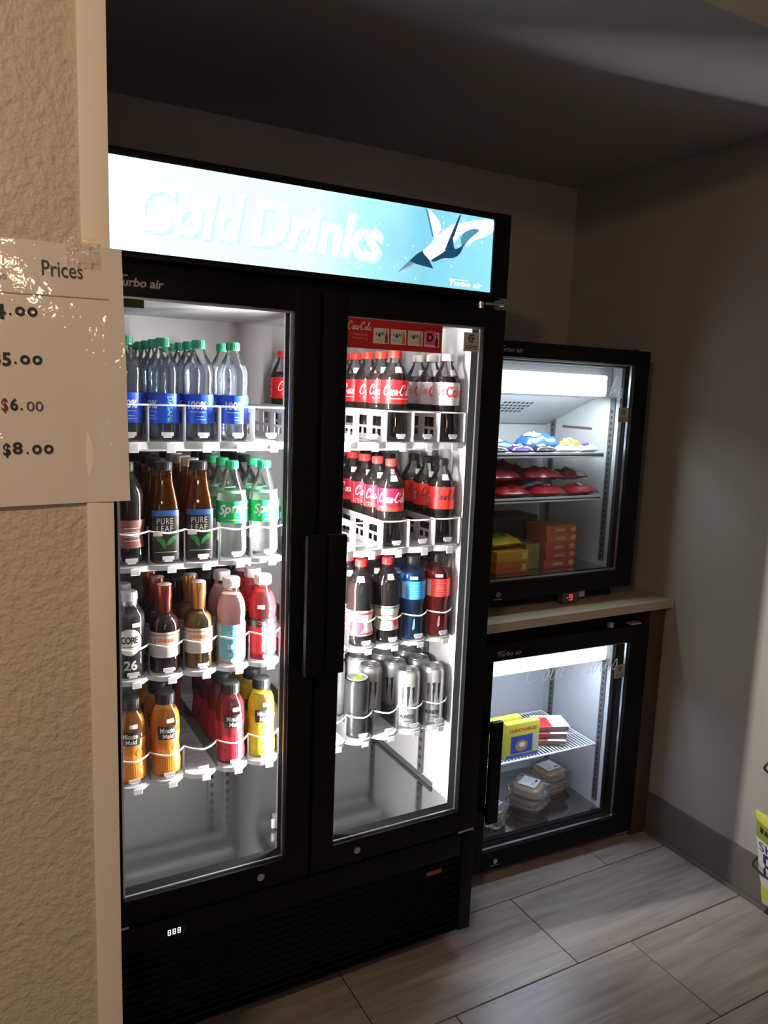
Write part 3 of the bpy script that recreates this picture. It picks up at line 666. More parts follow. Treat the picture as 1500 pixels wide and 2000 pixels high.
# iced tea
tb = labm('tea_black', (.010, .009, .008), .5)
kind('tea', 'iced_tea_bottle', 'amber iced tea bottle with black leaf label', 'bottle', [
    ('bottle_body', ME(lathe(TEA, 32, 4.0), amber), None), ('drink', ME(lathe(inner(TEA, .185, .002), 32, 4.0), LIQ('tea_drink', (.26, .09, .012), .6)), None),
    ('cap', ME(cap_bm(.0195, .203, .222), capm('tea', (.012, .011, .012))), None),
    ('wrap_label', ME(patch(TEA, .008, .106, -.030, .030, .0008, 14, 6, 4.0), tb), None),
    ('label_band', ME(patch(TEA, .106, .118, -.030, .030, .0008, 14, 2, 4.0), labm('tea_blue', (.02, .07, .22))), 'wrap_label'),
    ('lettering', ME(on_lathe(join2(fit(text2d('PURE', .0, 0, 1.15), -.019, .015, .088, .101), fit(text2d('LEAF', .0, 0, 1.15), -.019, .015, .072, .085), fine(-.022, .022, .026, 1)), TEA, .0014, 0, 4.0), labm('tea_white', (.5, .48, .45)), None), 'wrap_label'),
    ('leaf_print', ME(on_lathe(join2(poly([(-.024, .066), (-.012, .062), (-.003, .052), (0, .040), (-.010, .044), (-.019, .053)]), poly([(.024, .064), (.014, .061), (.004, .052), (.001, .040), (.011, .044), (.019, .052)]), poly([(-.012, .050), (-.003, .046), (0, .034), (-.008, .038)])), TEA, .0014, 0, 4.0), labm('leaf_green', (.02, .13, .035)), None), 'wrap_label'),
    ('price_sticker', ME(patch(TEA, .062, .071, -.026, -.008, .0018, 6, 2, 4.0), stk), None)])
kind('ambertea', 'iced_tea_bottle', 'amber iced tea bottle with white cap', 'bottle', [
    ('bottle_body', ME(lathe(TEA, 32, 4.0), amber), None), ('drink', ME(lathe(inner(TEA, .185, .002), 32, 4.0), LIQ('tea_drink', (.26, .09, .012), .6)), None),
    ('cap', ME(cap_bm(.0195, .203, .222), capm('tea2', (.6, .52, .45))), None), ('wrap_label', ME(patch(TEA, .02, .10, -.030, .030, .0008, 14, 6, 4.0), labm('tea_brown', (.12, .05, .02))), None)])
# clear dark-label water, foil neck sodas, sports drinks, juices
kind('core', 'water_bottle', 'smoky clear water bottle with round white label', 'bottle', [
    ('bottle_body', ME(lathe(CORE), petd), None), ('drink', ME(lathe(inner(CORE, .140)), CLEAR('smoky_water', (.82, .80, .82), .35, (.42, .40, .40), ior=1.2)), None),
    ('cap', ME(cap_bm(.0185, .172, .192), capm('silver', (.35, .34, .36))), None),
    ('neck_foil', ME(lathe([(.0180, .160), (.0182, .172)]), P('neck_foil', (.25, .26, .3), .3, .7)), None),
    ('oval_label', ME(on_lathe(disc(0, .085, .027, .030), CORE, .0008), labm('core_white', (.62, .60, .60)), None), None),
    ('lettering', ME(on_lathe(join2(fit(text2d('CORE', .03), -.018, .018, .082, .098), fine(-.014, .014, .074, 1), rect(-.02, .02, .066, .0672)), CORE, .0014), kprint, None), 'oval_label'),
    ('number_print', ME(on_lathe(fit(text2d('26', .03), -.012, .016, .022, .044), CORE, .0010), labm('core_grey', (.5, .5, .5)), None), None),
    ('price_sticker', ME(patch(CORE, .118, .127, .006, .024, .0010), stk), None)])
def foil(key, desc, foilc, foil2, liq, lab, txt):
    kind(key, 'foil_neck_bottle', desc, 'bottle', [
        ('bottle_body', ME(lathe(FOIL), pet), None), ('drink', ME(lathe(inner(FOIL, .128)), liq), None),
        ('foil_cap', ME(lathe([(0, .138), (.0152, .138), (.0160, .165), (.0172, .172), (.0172, .1985), (.0165, .200), (0, .200)]), P('foil_'+key, foilc, .22, .75, var=.5, col2=foil2, vscale=60, stretch=(1, 1, .02))), None),
        ('cap_top', ME(lathe([(0, .2001), (.0160, .2001), (.0150, .2012), (0, .2012)]), P('foil_top_'+key, tuple(.5+.3*c for c in foilc), .35)), 'foil_cap'),
        ('wrap_label', ME(lathe(cutprof(FOIL, .040, .098, .0006)), labm(key, lab)), None),
        ('lettering', ME(on_lathe(join2(*[rect(-.024+.0072*i, -.0185+.0072*i, .074+.001*(i % 2), .083) for i in range(7)], fine(-.022, .024, .064, 2, .005), rect(-.105, .105, .090, .093)), FOIL, .0012), labm('lt_'+key, (.45, .12, .05)), None), 'wrap_label'),
        ('lettering', ME(on_lathe(fine(-.018, .018, .046, 3, .005), FOIL, .0012), greyp, None), 'wrap_label')])
foil('cherryfoil', 'dark cherry soda bottle with copper-red foil neck', (.45, .06, .03), (.05, .01, .01), LIQ('cherry_drink', (.05, .006, .008), .2), (.52, .48, .46), 'CHERRY')
foil('gingerfoil', 'tan ginger soda bottle with orange-gold foil neck', (.62, .26, .06), (.45, .20, .08), LIQ('ginger_drink', (.36, .20, .05), .45), (.50, .45, .38), 'GINGER')
def vit(key, desc, liq, lab, top, extra):
    ps = [('bottle_body', ME(lathe(VIT), pet), None), ('drink', ME(lathe(inner(VIT, .165)), liq), None), ('cap', ME(cap_bm(.0195, .182, .204), capm('vit_'+key, top)), None)]
    kind(key, 'vitamin_drink_bottle', desc, 'bottle', ps+extra)
teal = labm('teal', (.10, .33, .38))
vit('pinkvit', 'pink vitamin drink bottle with teal label', LIQ('pink_drink', (.95, .66, .64), .5), None, (.72, .62, .62), [
    ('wrap_label', ME(lathe(cutprof(VIT, .012, .097)), labm('pale_teal', (.60, .62, .62))), None),
    ('label_panel', ME(patch(VIT, .014, .096, -.028, .018, .0008), teal), 'wrap_label'),
    ('lettering', ME(on_lathe(join2(ring2(-.004, .078, .004, .006), rect(-.012, .004, .04, .052), rect(-.010, .002, .022, .032), rect(-.018, .008, .064, .066)), VIT, .0014), labm('teal_text', (.35, .55, .58)), None), 'wrap_label')])
vit('redvit', 'red vitamin drink bottle with black label band', LIQ('red_drink', (.75, .035, .05), .55), None, (.80, .70, .70), [
    ('label_band', ME(lathe(cutprof(VIT, .083, .103)), kprint), None), ('wrap_label', ME(lathe(cutprof(VIT, .018, .083)), labm('vit_red', (.60, .025, .03))), None),
    ('emblem', ME(on_lathe(ring2(-.010, .094, .003, .005), VIT, .0012), rprint, None), 'label_band'),
    ('lettering', ME(on_lathe(fit(([(y, -x) for x, y in text2d('vitaminwater')[0]], text2d('vitaminwater')[1]), -.004, .007, .022, .098), VIT, .0013), labm('vit_text', (.75, .5, .5)), None), 'wrap_label'),
    ('price_sticker', ME(patch(VIT, .128, .137, -.016, .002, .0010), stk), None)])
def juice(key, desc, col, col2, lab):
    kind(key, 'juice_bottle', desc, 'bottle', [
        ('bottle_body', ME(lathe(JUI), pet), None), ('drink', ME(lathe(inner(JUI, .160)), LIQ('juice_'+key, col, .5, col2=col2, vscale=22)), None),
        ('cap', ME(cap_bm(.0215, .172, .197), capm('juice', (.010, .010, .012))), None),
        ('wrap_label', ME(lathe(cutprof(JUI, .012, .108)), LIQ('jl_'+key, lab, .3, .35, col2=tuple(c*.7 for c in lab), vscale=40)), None),
        ('name_panel', ME(patch(JUI, .094, .126, -.024, .020, .0010), kprint), None),
        ('lettering', ME(on_lathe(join2(fit(text2d('Minute', .02), -.018, .014, .111, .123), fit(text2d('Maid', .02), -.012, .012, .097, .109)), JUI, .0015), labm('mm_text', (.6, .56, .5)), None), 'name_panel'),
        ('label_marks', ME(on_lathe(join2(*[rect(-.016+.005*i, -.0145+.005*i, .02, .05+.012*((i*5) % 3)) for i in range(6)], fine(-.026, -.02, .03, 4, .008)), JUI, .0012), LIQ('jm_'+key, tuple(min(1, c*1.35+.05) for c in lab), .2), None), 'wrap_label'),
        ('fruit_print', ME(on_lathe(join2(ell(.020, .074, .008, .007, 12), ell(-.022, .070, .006, .006, 12)), JUI, .0013), labm('fr_'+key, (min(1, lab[0]*1.1+.1), lab[1]*.55, .02)), None), 'wrap_label'),
        ('price_sticker', ME(patch(JUI, .134, .143, -.004, .014, .0010), stk), None)])
juice('orange', 'orange juice bottle with black cap', (.78, .40, .03), (.62, .26, .02), (.82, .28, .03))
juice('redjuice', 'red fruit juice bottle with black cap', (.35, .012, .03), (.22, .008, .02), (.55, .02, .04))
juice('yellow', 'yellow lemonade bottle with black cap', (.90, .72, .03), (.78, .55, .02), (.82, .80, .04))
def power(key, desc, liq, lab):
    kind(key, 'sports_drink_bottle', desc, 'bottle', [
        ('bottle_body', ME(lathe(POW), pet), None), ('drink', ME(lathe(inner(POW, .178)), liq), None), ('cap', ME(cap_bm(.0185, .200, .221), capm('power', (.012, .012, .013))), None),
        ('wrap_label', ME(lathe(cutprof(POW, .110, .158, .0006)), labm(key, lab)), None),
        ('barcode', ME(patch(POW, .112, .156, -.032, -.020, .0012), labm('bar_'+key, tuple(.4+.4*c for c in lab))), 'wrap_label'),
        ('lettering', ME(on_lathe(fine(-.010, .022, .118, 5, .007), POW, .0013), labm('pt_'+key, tuple(min(1, c*1.5+.12) for c in lab)), None), 'wrap_label'),
        ('grip_mark', ME(on_lathe(join2(([(x*.014, .03+.055*z) for x, z in script2d('s', .1)[0]], script2d('s', .1)[1])), POW, .001), labm('pg_'+key, tuple(min(1, c*1.2+.2) for c in lab)), None), None),
        ('price_sticker', ME(patch(POW, .163, .171, -.010, .010, .0010), stk), None)])
power('bluesport', 'blue sports drink bottle with black cap', LIQ('blue_drink', (.012, .13, .42), .5), (.03, .25, .66))
power('redsport', 'red sports drink bottle with black cap', LIQ('red_sport', (.48, .012, .012), .5), (.68, .035, .03))
def claw():
    L = []
    for x, z1, z2 in ((-.015, .116, .062), (0, .118, .050), (.015, .116, .066)):
        L.append(poly([(x-.0045, z1), (x+.0045, z1+.002), (x+.0035, z1-.014), (x+.0042, z1-.022), (x+.002, z1-.034), (x+.0012, z2), (x-.001, z2+.014), (x-.003, z1-.022), (x-.0022, z1-.012)]))
    L.append(poly([(-.021, .112), (-.012, .118), (-.012, .115)])); return join2(*L)
def can(key, desc, body, prn, lidc, tabc, metal=.7):
    kind(key, 'drink_can', desc, 'can', [
        ('can_body', ME(lathe(CAN[:-4]), P('can_'+key, body, .28, metal, spec=.5 if metal else .15, var=.12, vscale=40)), None),
        ('lid', ME(lathe(CAN[-6:]), P('lid_'+key, lidc, .3, .8)), None),
        ('pull_tab', ME(B((-.007, .007, -.012, .010, .1552, .1562), bevel=.002), P('tab_'+key, tabc, .35, .3), None), 'lid'),
        ('claw_print', ME(on_lathe(claw(), CAN, .0006), prn, None), None),
        ('lettering', ME(on_lathe(join2(fit(text2d('MONSTER', .02), -.021, .021, .030, .041), rect(-.010, .010, .022, .0235)), CAN, .0006), prn, None), None)])
can('silvercan', 'silver energy drink can with black claw print', (.55, .55, .55), kprint, (.5, .5, .51), (.45, .45, .45))
can('blackcan', 'black energy drink can with green claw print and green tab', (.012, .013, .013), labm('claw_green', (.10, .45, .03)), (.6, .62, .6), (.25, .65, .02), 0.)

def spawn(key, loc, rz, label, group):
    name, desc, cat, parts = KIND[key]
    t = thing(name, label, cat, loc, rz, group); made = {}; t.scale = (BS, BS, BS)
    for pn, me, par in parts:
        o = bpy.data.objects.new(pn, me); COL.objects.link(o); o.parent = made[par] if par else t
        made.setdefault(pn, o)
    return t
NTH = ['front', 'second', 'third', 'fourth', 'fifth', 'sixth', 'rearmost']
LANE = ['first', 'second', 'third', 'fourth', 'fifth']
TIER = ['top', 'second', 'third', 'lowest']
PITCH_Y = .0745
def stock(side, tier, lane, keys, rz=0, dx=0.):
    """keys: one kind per place from the front; None leaves the place empty"""
    lanes = LX if side == 'left' else RX
    for k, key in enumerate(keys):
        if not key: continue
        x = lanes[lane]+dx; y = YBOT+PITCH_Y*k
        face = -math.atan2(x, 1.7+y)
        desc = KIND[key][1]
        lb = '%s, %s in %s lane, %s shelf, %s door' % (desc, NTH[min(k, 6)], LANE[lane], TIER[tier], side)
        if len(lb.split()) > 16: lb = '%s, %s in %s lane' % (desc, NTH[min(k, 6)], LANE[lane]) if 'can' in KIND[key][0] else '%s, %s, lane %s, %s shelf, %s door' % (desc, NTH[min(k, 6)], LANE[lane], TIER[tier], side)
        jit = random.uniform(-.25, .25) if k else random.uniform(-.05, .05)
        spawn(key, (x, y, ZS[tier]+.0006), face+rz+jit, lb, '%ss behind the %s door' % (KIND[key][0].replace('_', ' '), side))
N = None
stock('left', 0, 0, ['water']*4, .3); stock('left', 0, 1, ['water']*5, -.75); stock('left', 0, 2, ['water']*5, .1); stock('left', 0, 3, ['water', 'water', N, N, N, 'darksoda'], .35)
stock('right', 0, 0, [N, N, N, N, N, 'cola'], .3)
stock('right', 0, 2, ['cola']*5, .05); stock('right', 0, 4, ['dietcola', 'dietcola', 'dietcola', N, 'bluesoda'], .35); stock('right', 0, 3, [N, N, N, N, 'bluesoda'])
stock('left', 1, 0, ['darksoda', 'darksoda', 'darksoda'], .4); stock('left', 1, 1, ['tea']*5, .15); stock('left', 1, 2, ['tea', 'ambertea', 'ambertea', 'ambertea', 'tea'], .1)
stock('left', 1, 3, ['lemonsoda']*3+['darksoda', 'darksoda'], -.2); stock('left', 1, 4, ['lemonsoda', 'lemonsoda', 'darksoda', 'darksoda', 'darksoda'], -.05)
stock('right', 1, 2, ['cherrycola']*5, .05); stock('right', 1, 4, ['zerocola', 'zerocola', 'zerocola'], .1); stock('right', 1, 3, [N, N, 'zerocola', 'zerocola', 'zerocola'], .1); stock('right', 1, 0, [N, 'lemonsoda'], 0)
stock('left', 2, 0, ['core', 'core']); stock('left', 2, 1, ['cherryfoil']*3); stock('left', 2, 2, ['gingerfoil', 'gingerfoil', N, 'darksoda', 'darksoda'], .1); stock('left', 2, 3, ['pinkvit', 'pinkvit', N, 'darksoda', 'darksoda'], .1); stock('left', 2, 4, ['redvit', 'redvit', 'redvit', 'darksoda', 'darksoda'], .1)
stock('right', 2, 0, [N, 'rootsoda'], 0); stock('right', 2, 1, ['rootsoda', 'rootsoda', 'darksoda'], -.2); stock('right', 2, 2, ['creamsoda', 'creamsoda', 'darksoda', 'darksoda'], .1); stock('right', 2, 3, ['bluesport', 'bluesport', 'darksoda', 'darksoda'], .1); stock('right', 2, 4, ['redsport', 'redsport', 'redsport', 'darksoda'], .1)
stock('left', 3, 0, ['orange']); stock('left', 3, 1, ['orange']*3, .15); stock('left', 3, 2, [N, N, N, N, 'redjuice']); stock('left', 3, 3, ['redjuice']*4, .3); stock('left', 3, 4, ['yellow']*3, .3)
stock('right', 3, 0, [N, 'blackcan'], 0); stock('right', 3, 1, ['blackcan', N, 'silvercan'], 2.2); stock('right', 3, 2, [N, 'silvercan', 'silvercan'], 0); stock('right', 3, 3, ['silvercan']*3, 0); stock('right', 3, 4, ['silvercan']*4, .1)

# ================================================================== counter with two single-door coolers
ctop = P('laminate_counter', (.42, .345, .27), .45, var=.06, vscale=20)
brown = P('dark_brown_panel', (.065, .036, .024), .5, var=.3, vscale=6, stretch=(14, 14, 1))
counter = thing('counter', 'pale laminate counter with dark brown end panel against side wall', 'counter', (1.69, .5, 0))
part('worktop', B((1.235-1.69, XW-.002-1.69, .180-.5, YB-.002-.5, .846, .875), bevel=.002), ctop, counter, 40)
part('end_panel', B((2.064-1.69, XW-.012-1.69, .205-.5, YB-.002-.5, .0, .846), bevel=.002), brown, counter, 40)
part('back_panel', B((1.25-1.69, 2.064-1.69, .80-.5, YB-.002-.5, .0, .846)), brown, counter)
part('end_panel', B((1.240-1.69, 1.27-1.69, .205-.5, .80-.5, .0, .846)), brown, counter)

coolwhite = EMIT('cool_tube', (.82, .94, 1), 2.0)
def small_cooler(t, W, D, zd0, zd1, gz0, gz1, gr, gl, ir, zf, zt, rear, zbody0, zbody1, lightz, power, col, freezer):
    """local frame: x from -W to 0, door face at y=0"""
    il = -W-ir   # interior mirrors side to side
    def q(name, bm, mat, parent=None, smooth=None, label=None): return part(name, bm, mat, parent or t, smooth, label)
    y0 = .058
    q('cabinet_body', B((-W+.004, il-.003, .045, D, zbody0, zbody1), (ir+.003, -.018, .045, D, zbody0, zbody1), (il-.003, ir+.003, rear+.003, D, zbody0, zbody1),
                        (il-.003, ir+.003, .045, rear+.003, zt+.003, zbody1), (il-.003, ir+.003, .045, rear+.003, zbody0, zf-.003)), black)
    q('liner_back', B((il, ir, rear, rear+.003, zf, zt)), liner); q('liner_side', B((il-.003, il, y0, rear, zf, zt)), liner); q('liner_side', B((ir, ir+.003, y0, rear, zf, zt)), liner)
    q('liner_top', B((il, ir, y0, rear, zt, zt+.003)), liner); q('liner_floor', B((il, ir, y0, rear, zf-.003, zf)), steel)
    d = q('door', B((-W, gl, 0, .042, zd0, zd1), (gr, 0, 0, .042, zd0, zd1), (gl, gr, 0, .042, gz1, zd1), (gl, gr, 0, .042, zd0, gz0), bevel=.003), black, None, 40)
    q('gasket', B((gl-.012, gl, .042, .056, gz0-.01, gz1+.01), (gr, gr+.012, .042, .056, gz0-.01, gz1+.01), (gl, gr, .042, .056, gz1, gz1+.01), (gl, gr, .042, .056, gz0-.01, gz0)), gasket, d)
    q('inner_frame', B((gl, gl+.0012, .019, .042, gz0, gz1), (gr-.0012, gr, .019, .042, gz0, gz1), (gl+.0012, gr-.0012, .019, .042, gz1-.0012, gz1), (gl+.0012, gr-.0012, .019, .042, gz0, gz0+.0012)), matteb, d)
    s = .005
    q('spacer_bar', B((gl, gl+s, .010, .018, gz0, gz1), (gr-s, gr, .010, .018, gz0, gz1), (gl+s, gr-s, .010, .018, gz1-s, gz1), (gl+s, gr-s, .010, .018, gz0, gz0+s)), alum, d)
    q('glass_pane', ([(gl, .008, gz0), (gr, .008, gz0), (gr, .008, gz1), (gl, .008, gz1)], [(0, 1, 2, 3)]), doorglass, d)
    q('maker_name', on_plane(join2(fit(text2d('Turbo air', .012, .2), gl+.012, gl+.105, gz1+.014, gz1+.028), rect(gl+.016, gl+.04, gz1+.029, gz1+.031)), -.0008), greyp, d)
    q('door_script', on_plane(fit(script2d('Cold Drinks', .05), gr-.42, gr-.040, lightz-.050, lightz+.030), .007), CLEAR('frosted_script', (1, 1, 1), .6, (1, 1, 1)), d)
    cx = gr-.052
    cert(cx, cx+.045, gz1-.185+(.0 if freezer else .06), gz1-.138+(.0 if freezer else .06), .0068, q, d)
    # front light: a diffused tube across the top of the cavity
    h = q('light_housing', B((il+.005, ir-.005, y0+.040, y0+.075, lightz-.045, zt), bevel=.004), liner)
    q('light_diffuser', B((il+.02, ir-(.05 if freezer else .012), y0+.012, y0+.040, lightz-.040, lightz+.030), bevel=.012, seg=4), coolwhite, h, 40)
    lo = lamp('tube_lamp', 'AREA', (0, 0, 0), power, col, shape='RECTANGLE', size=(ir-il)-.12, size_y=.05)
    lo.parent = t; lo.location = ((il+ir)/2, y0+.034, lightz-.050); lo.rotation_euler = (R(12), 0, 0)
    for yy in (.075, rear-.06):
        for x, sx in ((ir, -1), (il, 1)):
            p = q('shelf_pilaster', B((min(x, x+sx*.005), max(x, x+sx*.005), yy, yy+.022, zf+.02, lightz-.04)), darkst if sx < 0 else greyst)
            q('slots', B(*[(x+sx*.005-.0004, x+sx*.005+.0004, yy+.007, yy+.015, z, z+.010) for z in [zf+.03+.02*i for i in range(int((lightz-.09-zf)/.02))]]), slotm, p)
    return q, d, il
# ---- the freezer on the counter
UX, UY, UZ = 2.015, .26, .875
fz = thing('countertop_freezer', 'black countertop freezer with glass door, standing on the counter', 'freezer', (UX, UY, UZ+.0006))
uW = .70
q, ud, uil = small_cooler(fz, uW, .52, .042, .832, .101, .785, -.065, -uW+.065, -.062, .097, .775, .43, .030, .836, .720, 3.5, (.80, .93, 1), True)
q('evaporator_cover', ([(uil, .17, .675), (-.063, .17, .675), (-.063, .41, .575), (uil, .41, .575), (uil, .17, .775), (-.063, .17, .775), (-.063, .428, .775), (uil, .428, .775), (uil, .428, .575), (-.063, .428, .575)],
    [(0, 3, 2, 1), (0, 1, 5, 4), (4, 5, 6, 7), (3, 8, 9, 2), (0, 4, 7, 8, 3), (1, 2, 9, 6, 5)]), liner)
V, F = [], []
for i in range(17):
    for j in range(6):
        x = -.60+.0185*i+.006*(j % 2); u = .22+.10*j; y = .17+.24*u; z = .675-.10*u-.0006; b = len(V)
        if (i in (8, 9)) or (i > 11 and j > 3): continue
        V += [(x, y, z), (x+.011, y, z), (x+.011, y+.013, z-.0054), (x, y+.013, z-.0054)]; F.append((b, b+1, b+2, b+3))
q('perforations', (V, F), slotm)['kind'] = 'stuff'
for x in (-.34, -.16, -.47): q('screw_slot', B((x, x+.06, .4285, .4295, .50, .507)), slotm)
q('side_vent', B((-.0635, -.062, .18, .33, .565, .573)), P('vent_brown', (.16, .08, .06), .6))
def plain_shelf(q, x0, x1, y0, y1, z, wirey=False):
    if not wirey:
        return q('shelf', B((x0, x1, y0, y1, z-.008, z), (x0, x1, y0, y0+.006, z-.012, z+.005), bevel=.002), liner)
    s = q('shelf', tube([(x0, y0, z-.004), (x1, y0, z-.004), (x1, y1, z-.004), (x0, y1, z-.004), (x0, y0, z-.004)], .004, 8), wire, None, 50)
    n_ = int((x1-x0)/.0135)
    bm = bmesh.new()
    for i in range(1, n_): x = x0+(x1-x0)*i/n_; cyl(bm, (x, y0, z-.002), (x, y1, z-.002), .0022, n=5)
    for y in (y0+(y1-y0)*.33, y0+(y1-y0)*.66): cyl(bm, (x0, y, z-.006), (x1, y, z-.006), .0028, n=6)
    q('shelf_wires', bm, wire, s, 50)['kind'] = 'stuff'
    return s
USH1, USH2, UFL = 1.366-UZ, 1.222-UZ, .097
plain_shelf(q, uil+.012, -.112, .062, .42, USH1); plain_shelf(q, uil+.012, -.112, .062, .42, USH2)
# base with controls
b_ = q('base_panel', B((-uW+.02, -.06, .035, .06, .012, .042)), blackm)
dsp = q('temperature_display', B((-.300, -.235, .004, .03, .006, .040), bevel=.002), P('display_grey', (.055, .057, .06), .35), None, 40)
q('display_digits', on_plane(join2(rect(-.285, -.278, .0225, .0245), *[rect(-.274+dx, -.274+dx+w_, .014+dz, .014+dz+h_) for dx, dz, w_, h_ in ((0, 0, .015, .003), (0, .0085, .015, .003), (0, .017, .015, .003), (0, .0085, .003, .0115), (.012, 0, .003, .02))]), .0034), EMIT('display_red', (1, .02, .06), 2.2), dsp)
q('grey_tag', B((-.218, -.192, .018, .022, .016, .036)), greyp)
q('round_mark', on_plane(join2(ring2(-.568, .062, .007, .009), ring2(-.568, .062, .002, .0045), rect(-.583, -.553, .046, .049)), -.0006), greyp, ud)
for x in (-.16, -.012-.03, -uW+.05):
    bm = bmesh.new(); cyl(bm, (x, .085, 0), (x, .085, .031), .024, .019, 14); q('foot', bm, blackm, None, 40)
for x in (-.05, -uW+.05):
    bm = bmesh.new(); cyl(bm, (x, .45, 0), (x, .45, .031), .024, .019, 14); q('foot', bm, blackm, None, 40)
q('hinge', B((-.05, .0, .005, .03, .832, .838), bevel=.001), chrome)
# ---- the cooler under the counter
LXO, LYO, LR = 2.05, .195, R(-2.4)
lc = thing('undercounter_cooler', 'black undercounter cooler with glass door and long handle', 'cooler', (LXO, LYO, 0), LR)
lW = .70
q2, ld, lil = small_cooler(lc, lW, .56, .030, .793, .096, .738, -.080, -lW+.065, -.100, .108, .745, .41, .020, .80, .695, 2.4, (.66, .78, 1), False)
q2('air_duct', ([(lil, .12, .675), (-.101, .12, .675), (-.101, .40, .600), (lil, .40, .600), (lil, .12, .745), (-.101, .12, .745), (-.101, .408, .745), (lil, .408, .745)],
    [(0, 3, 2, 1), (0, 1, 5, 4), (3, 7, 6, 2), (0, 4, 7, 3), (1, 2, 6, 5)]), liner)
LSH = .345
plain_shelf(q2, lil+.012, -.118, .085, .395, LSH, True)
q2('handle', B((-.655, -.615, -.045, -.028, .225, .560), (-.650, -.620, -.030, .001, .24, .27), (-.650, -.620, -.030, .001, .515, .545), bevel=.005), blackm, ld, 40)
bm = bmesh.new(); cyl(bm, (-.585, -.006, .062), (-.585, .004, .062), .008, .0095, 16); q2('lock', bm, chrome, ld, 40)
q2('lock_mark', on_plane(rect(-.60, -.565, .044, .046), -.0006), greyp, ld)
q2('hinge', B((-.075, -.03, .006, .03, .795, .801), (-.17, -.155, .006, .02, .795, .812), bevel=.001), greyst)
for x in (-.08, -lW+.05):
    for y in (.09, .5):
        bm = bmesh.new(); cyl(bm, (x, y, 0), (x, y, .022), .022, .018, 14); q2('foot', bm, blackm, None, 40)
q2('hinge', B((-.06, -.0, .008, .03, .020, .028), bevel=.001), chrome)

# ------------------------------------------------------------------ what the freezer holds
def bag_bm(L, Wd, H, seed=0, n=14, m=10, crimp=.012):
    rnd = random.Random(seed); ph = [rnd.uniform(0, 6) for _ in range(6)]
    bm = bmesh.new(); rows = []
    def surf(u, v, s):
        e = max(0, 1-abs(2*u-1)**3.0)**.6*max(0, 1-abs(2*v-1)**2.6)**.7
        wr = 1+.20*math.sin(u*17+ph[0])*math.sin(v*11+ph[1])+.10*math.sin(u*33+v*21+ph[2])
        x = (u-.5)*L; y = (v-.5)*Wd*(1-.06*e); z = H/2*e*wr*(1 if s > 0 else .7)
        return (x, y, s*z+H*.36+.0006*s)
    for s in (1, -1):
        g = [[bm.verts.new(surf(i/n, j/m, s)) for j in range(m+1)] for i in range(n+1)]
        for i in range(n):
            for j in range(m):
                f = [g[i][j], g[i+1][j], g[i+1][j+1], g[i][j+1]]
                bm.faces.new(f if s > 0 else f[::-1])
    bmesh.ops.remove_doubles(bm, verts=bm.verts[:], dist=.0014)
    zmin = min(v.co.z for v in bm.verts)
    for v in bm.verts: v.co.z -= zmin
    return bm
def bag(name, label, cat, group, loc, L, Wd, H, mat, seed, rz=0, tilt=(0, 0), print_=None, parent_rot=0):
    t = thing(name, label, cat, loc, rz, group); t.rotation_euler = (tilt[0], tilt[1], rz)
    bm = bag_bm(L, Wd, H, seed)
    part('wrapper', bm, mat, t, 50)
    for s in (-1, 1):
        part('sealed_end', B((min(s*(L/2-.004), s*(L/2+.004)), max(s*(L/2-.004), s*(L/2+.004)), -Wd*.47, Wd*.47, H*.30, H*.30+.0012)), mat, t)
    if print_:
        for (pm_, u0, u1, v0, v1) in print_:
            nx_, ny_ = 6, 5; VV, FF = [], []
            rnd = random.Random(seed); ph = [rnd.uniform(0, 6) for _ in range(6)]
            zmin = None
            for j in range(ny_+1):
                for i in range(nx_+1):
                    u = u0+(u1-u0)*i/nx_; v = v0+(v1-v0)*j/ny_
                    e = max(0, 1-abs(2*u-1)**3.0)**.6*max(0, 1-abs(2*v-1)**2.6)**.7
                    wr = 1+.20*math.sin(u*17+ph[0])*math.sin(v*11+ph[1])+.10*math.sin(u*33+v*21+ph[2])
                    VV.append(((u-.5)*L, (v-.5)*Wd*(1-.06*e), H/2*e*wr+H*.36+.0030))
            zb_ = H*.36-H/2*.7*1.15
            for j in range(ny_):
                for i in range(nx_): FF.append((j*(nx_+1)+i, j*(nx_+1)+i+1, (j+1)*(nx_+1)+i+1, (j+1)*(nx_+1)+i))
            me_ = (VV, FF); bmz = min(v.co.z for v in t.children[0].data.vertices)
            off_ = BAGOFF(L, Wd, H, seed)
            part('print', ([(a_, b2, c_-off_) for a_, b2, c_ in VV], FF), pm_, t, 50)
    return t
def BAGOFF(L, Wd, H, seed):
    rnd = random.Random(seed); ph = [rnd.uniform(0, 6) for _ in range(6)]; z = 9
    for i in range(15):
        for j in range(11):
            u, v = i/14, j/10
            e = max(0, 1-abs(2*u-1)**3.0)**.6*max(0, 1-abs(2*v-1)**2.6)**.7
            wr = 1+.20*math.sin(u*17+ph[0])*math.sin(v*11+ph[1])+.10*math.sin(u*33+v*21+ph[2])
            z = min(z, -H/2*e*wr*.7+H*.36-.0006)
    return z
def wrapm(n, c, rough=.28, **k): return P('wrap_'+n, c, rough, var=.12, **k)
wr_red = wrapm('red', (.34, .012, .018), .25); wr_dkred = wrapm('dark_red', (.20, .010, .014), .25); wr_white = wrapm('white', (.62, .60, .58)); wr_blue = wrapm('blue', (.02, .09, .42)); wr_black = wrapm('black', (.02, .016, .018)); wr_purple = wrapm('purple', (.06, .025, .16)); wr_yel = wrapm('yellow', (.62, .48, .03)); wr_gold = wrapm('gold', (.40, .22, .06)); wr_green = wrapm('green', (.16, .30, .05)); wr_pale = wrapm('pale_green', (.42, .47, .38))
def U(x, y, z): return (x, y, z)
z1 = UZ+USH1+.0007
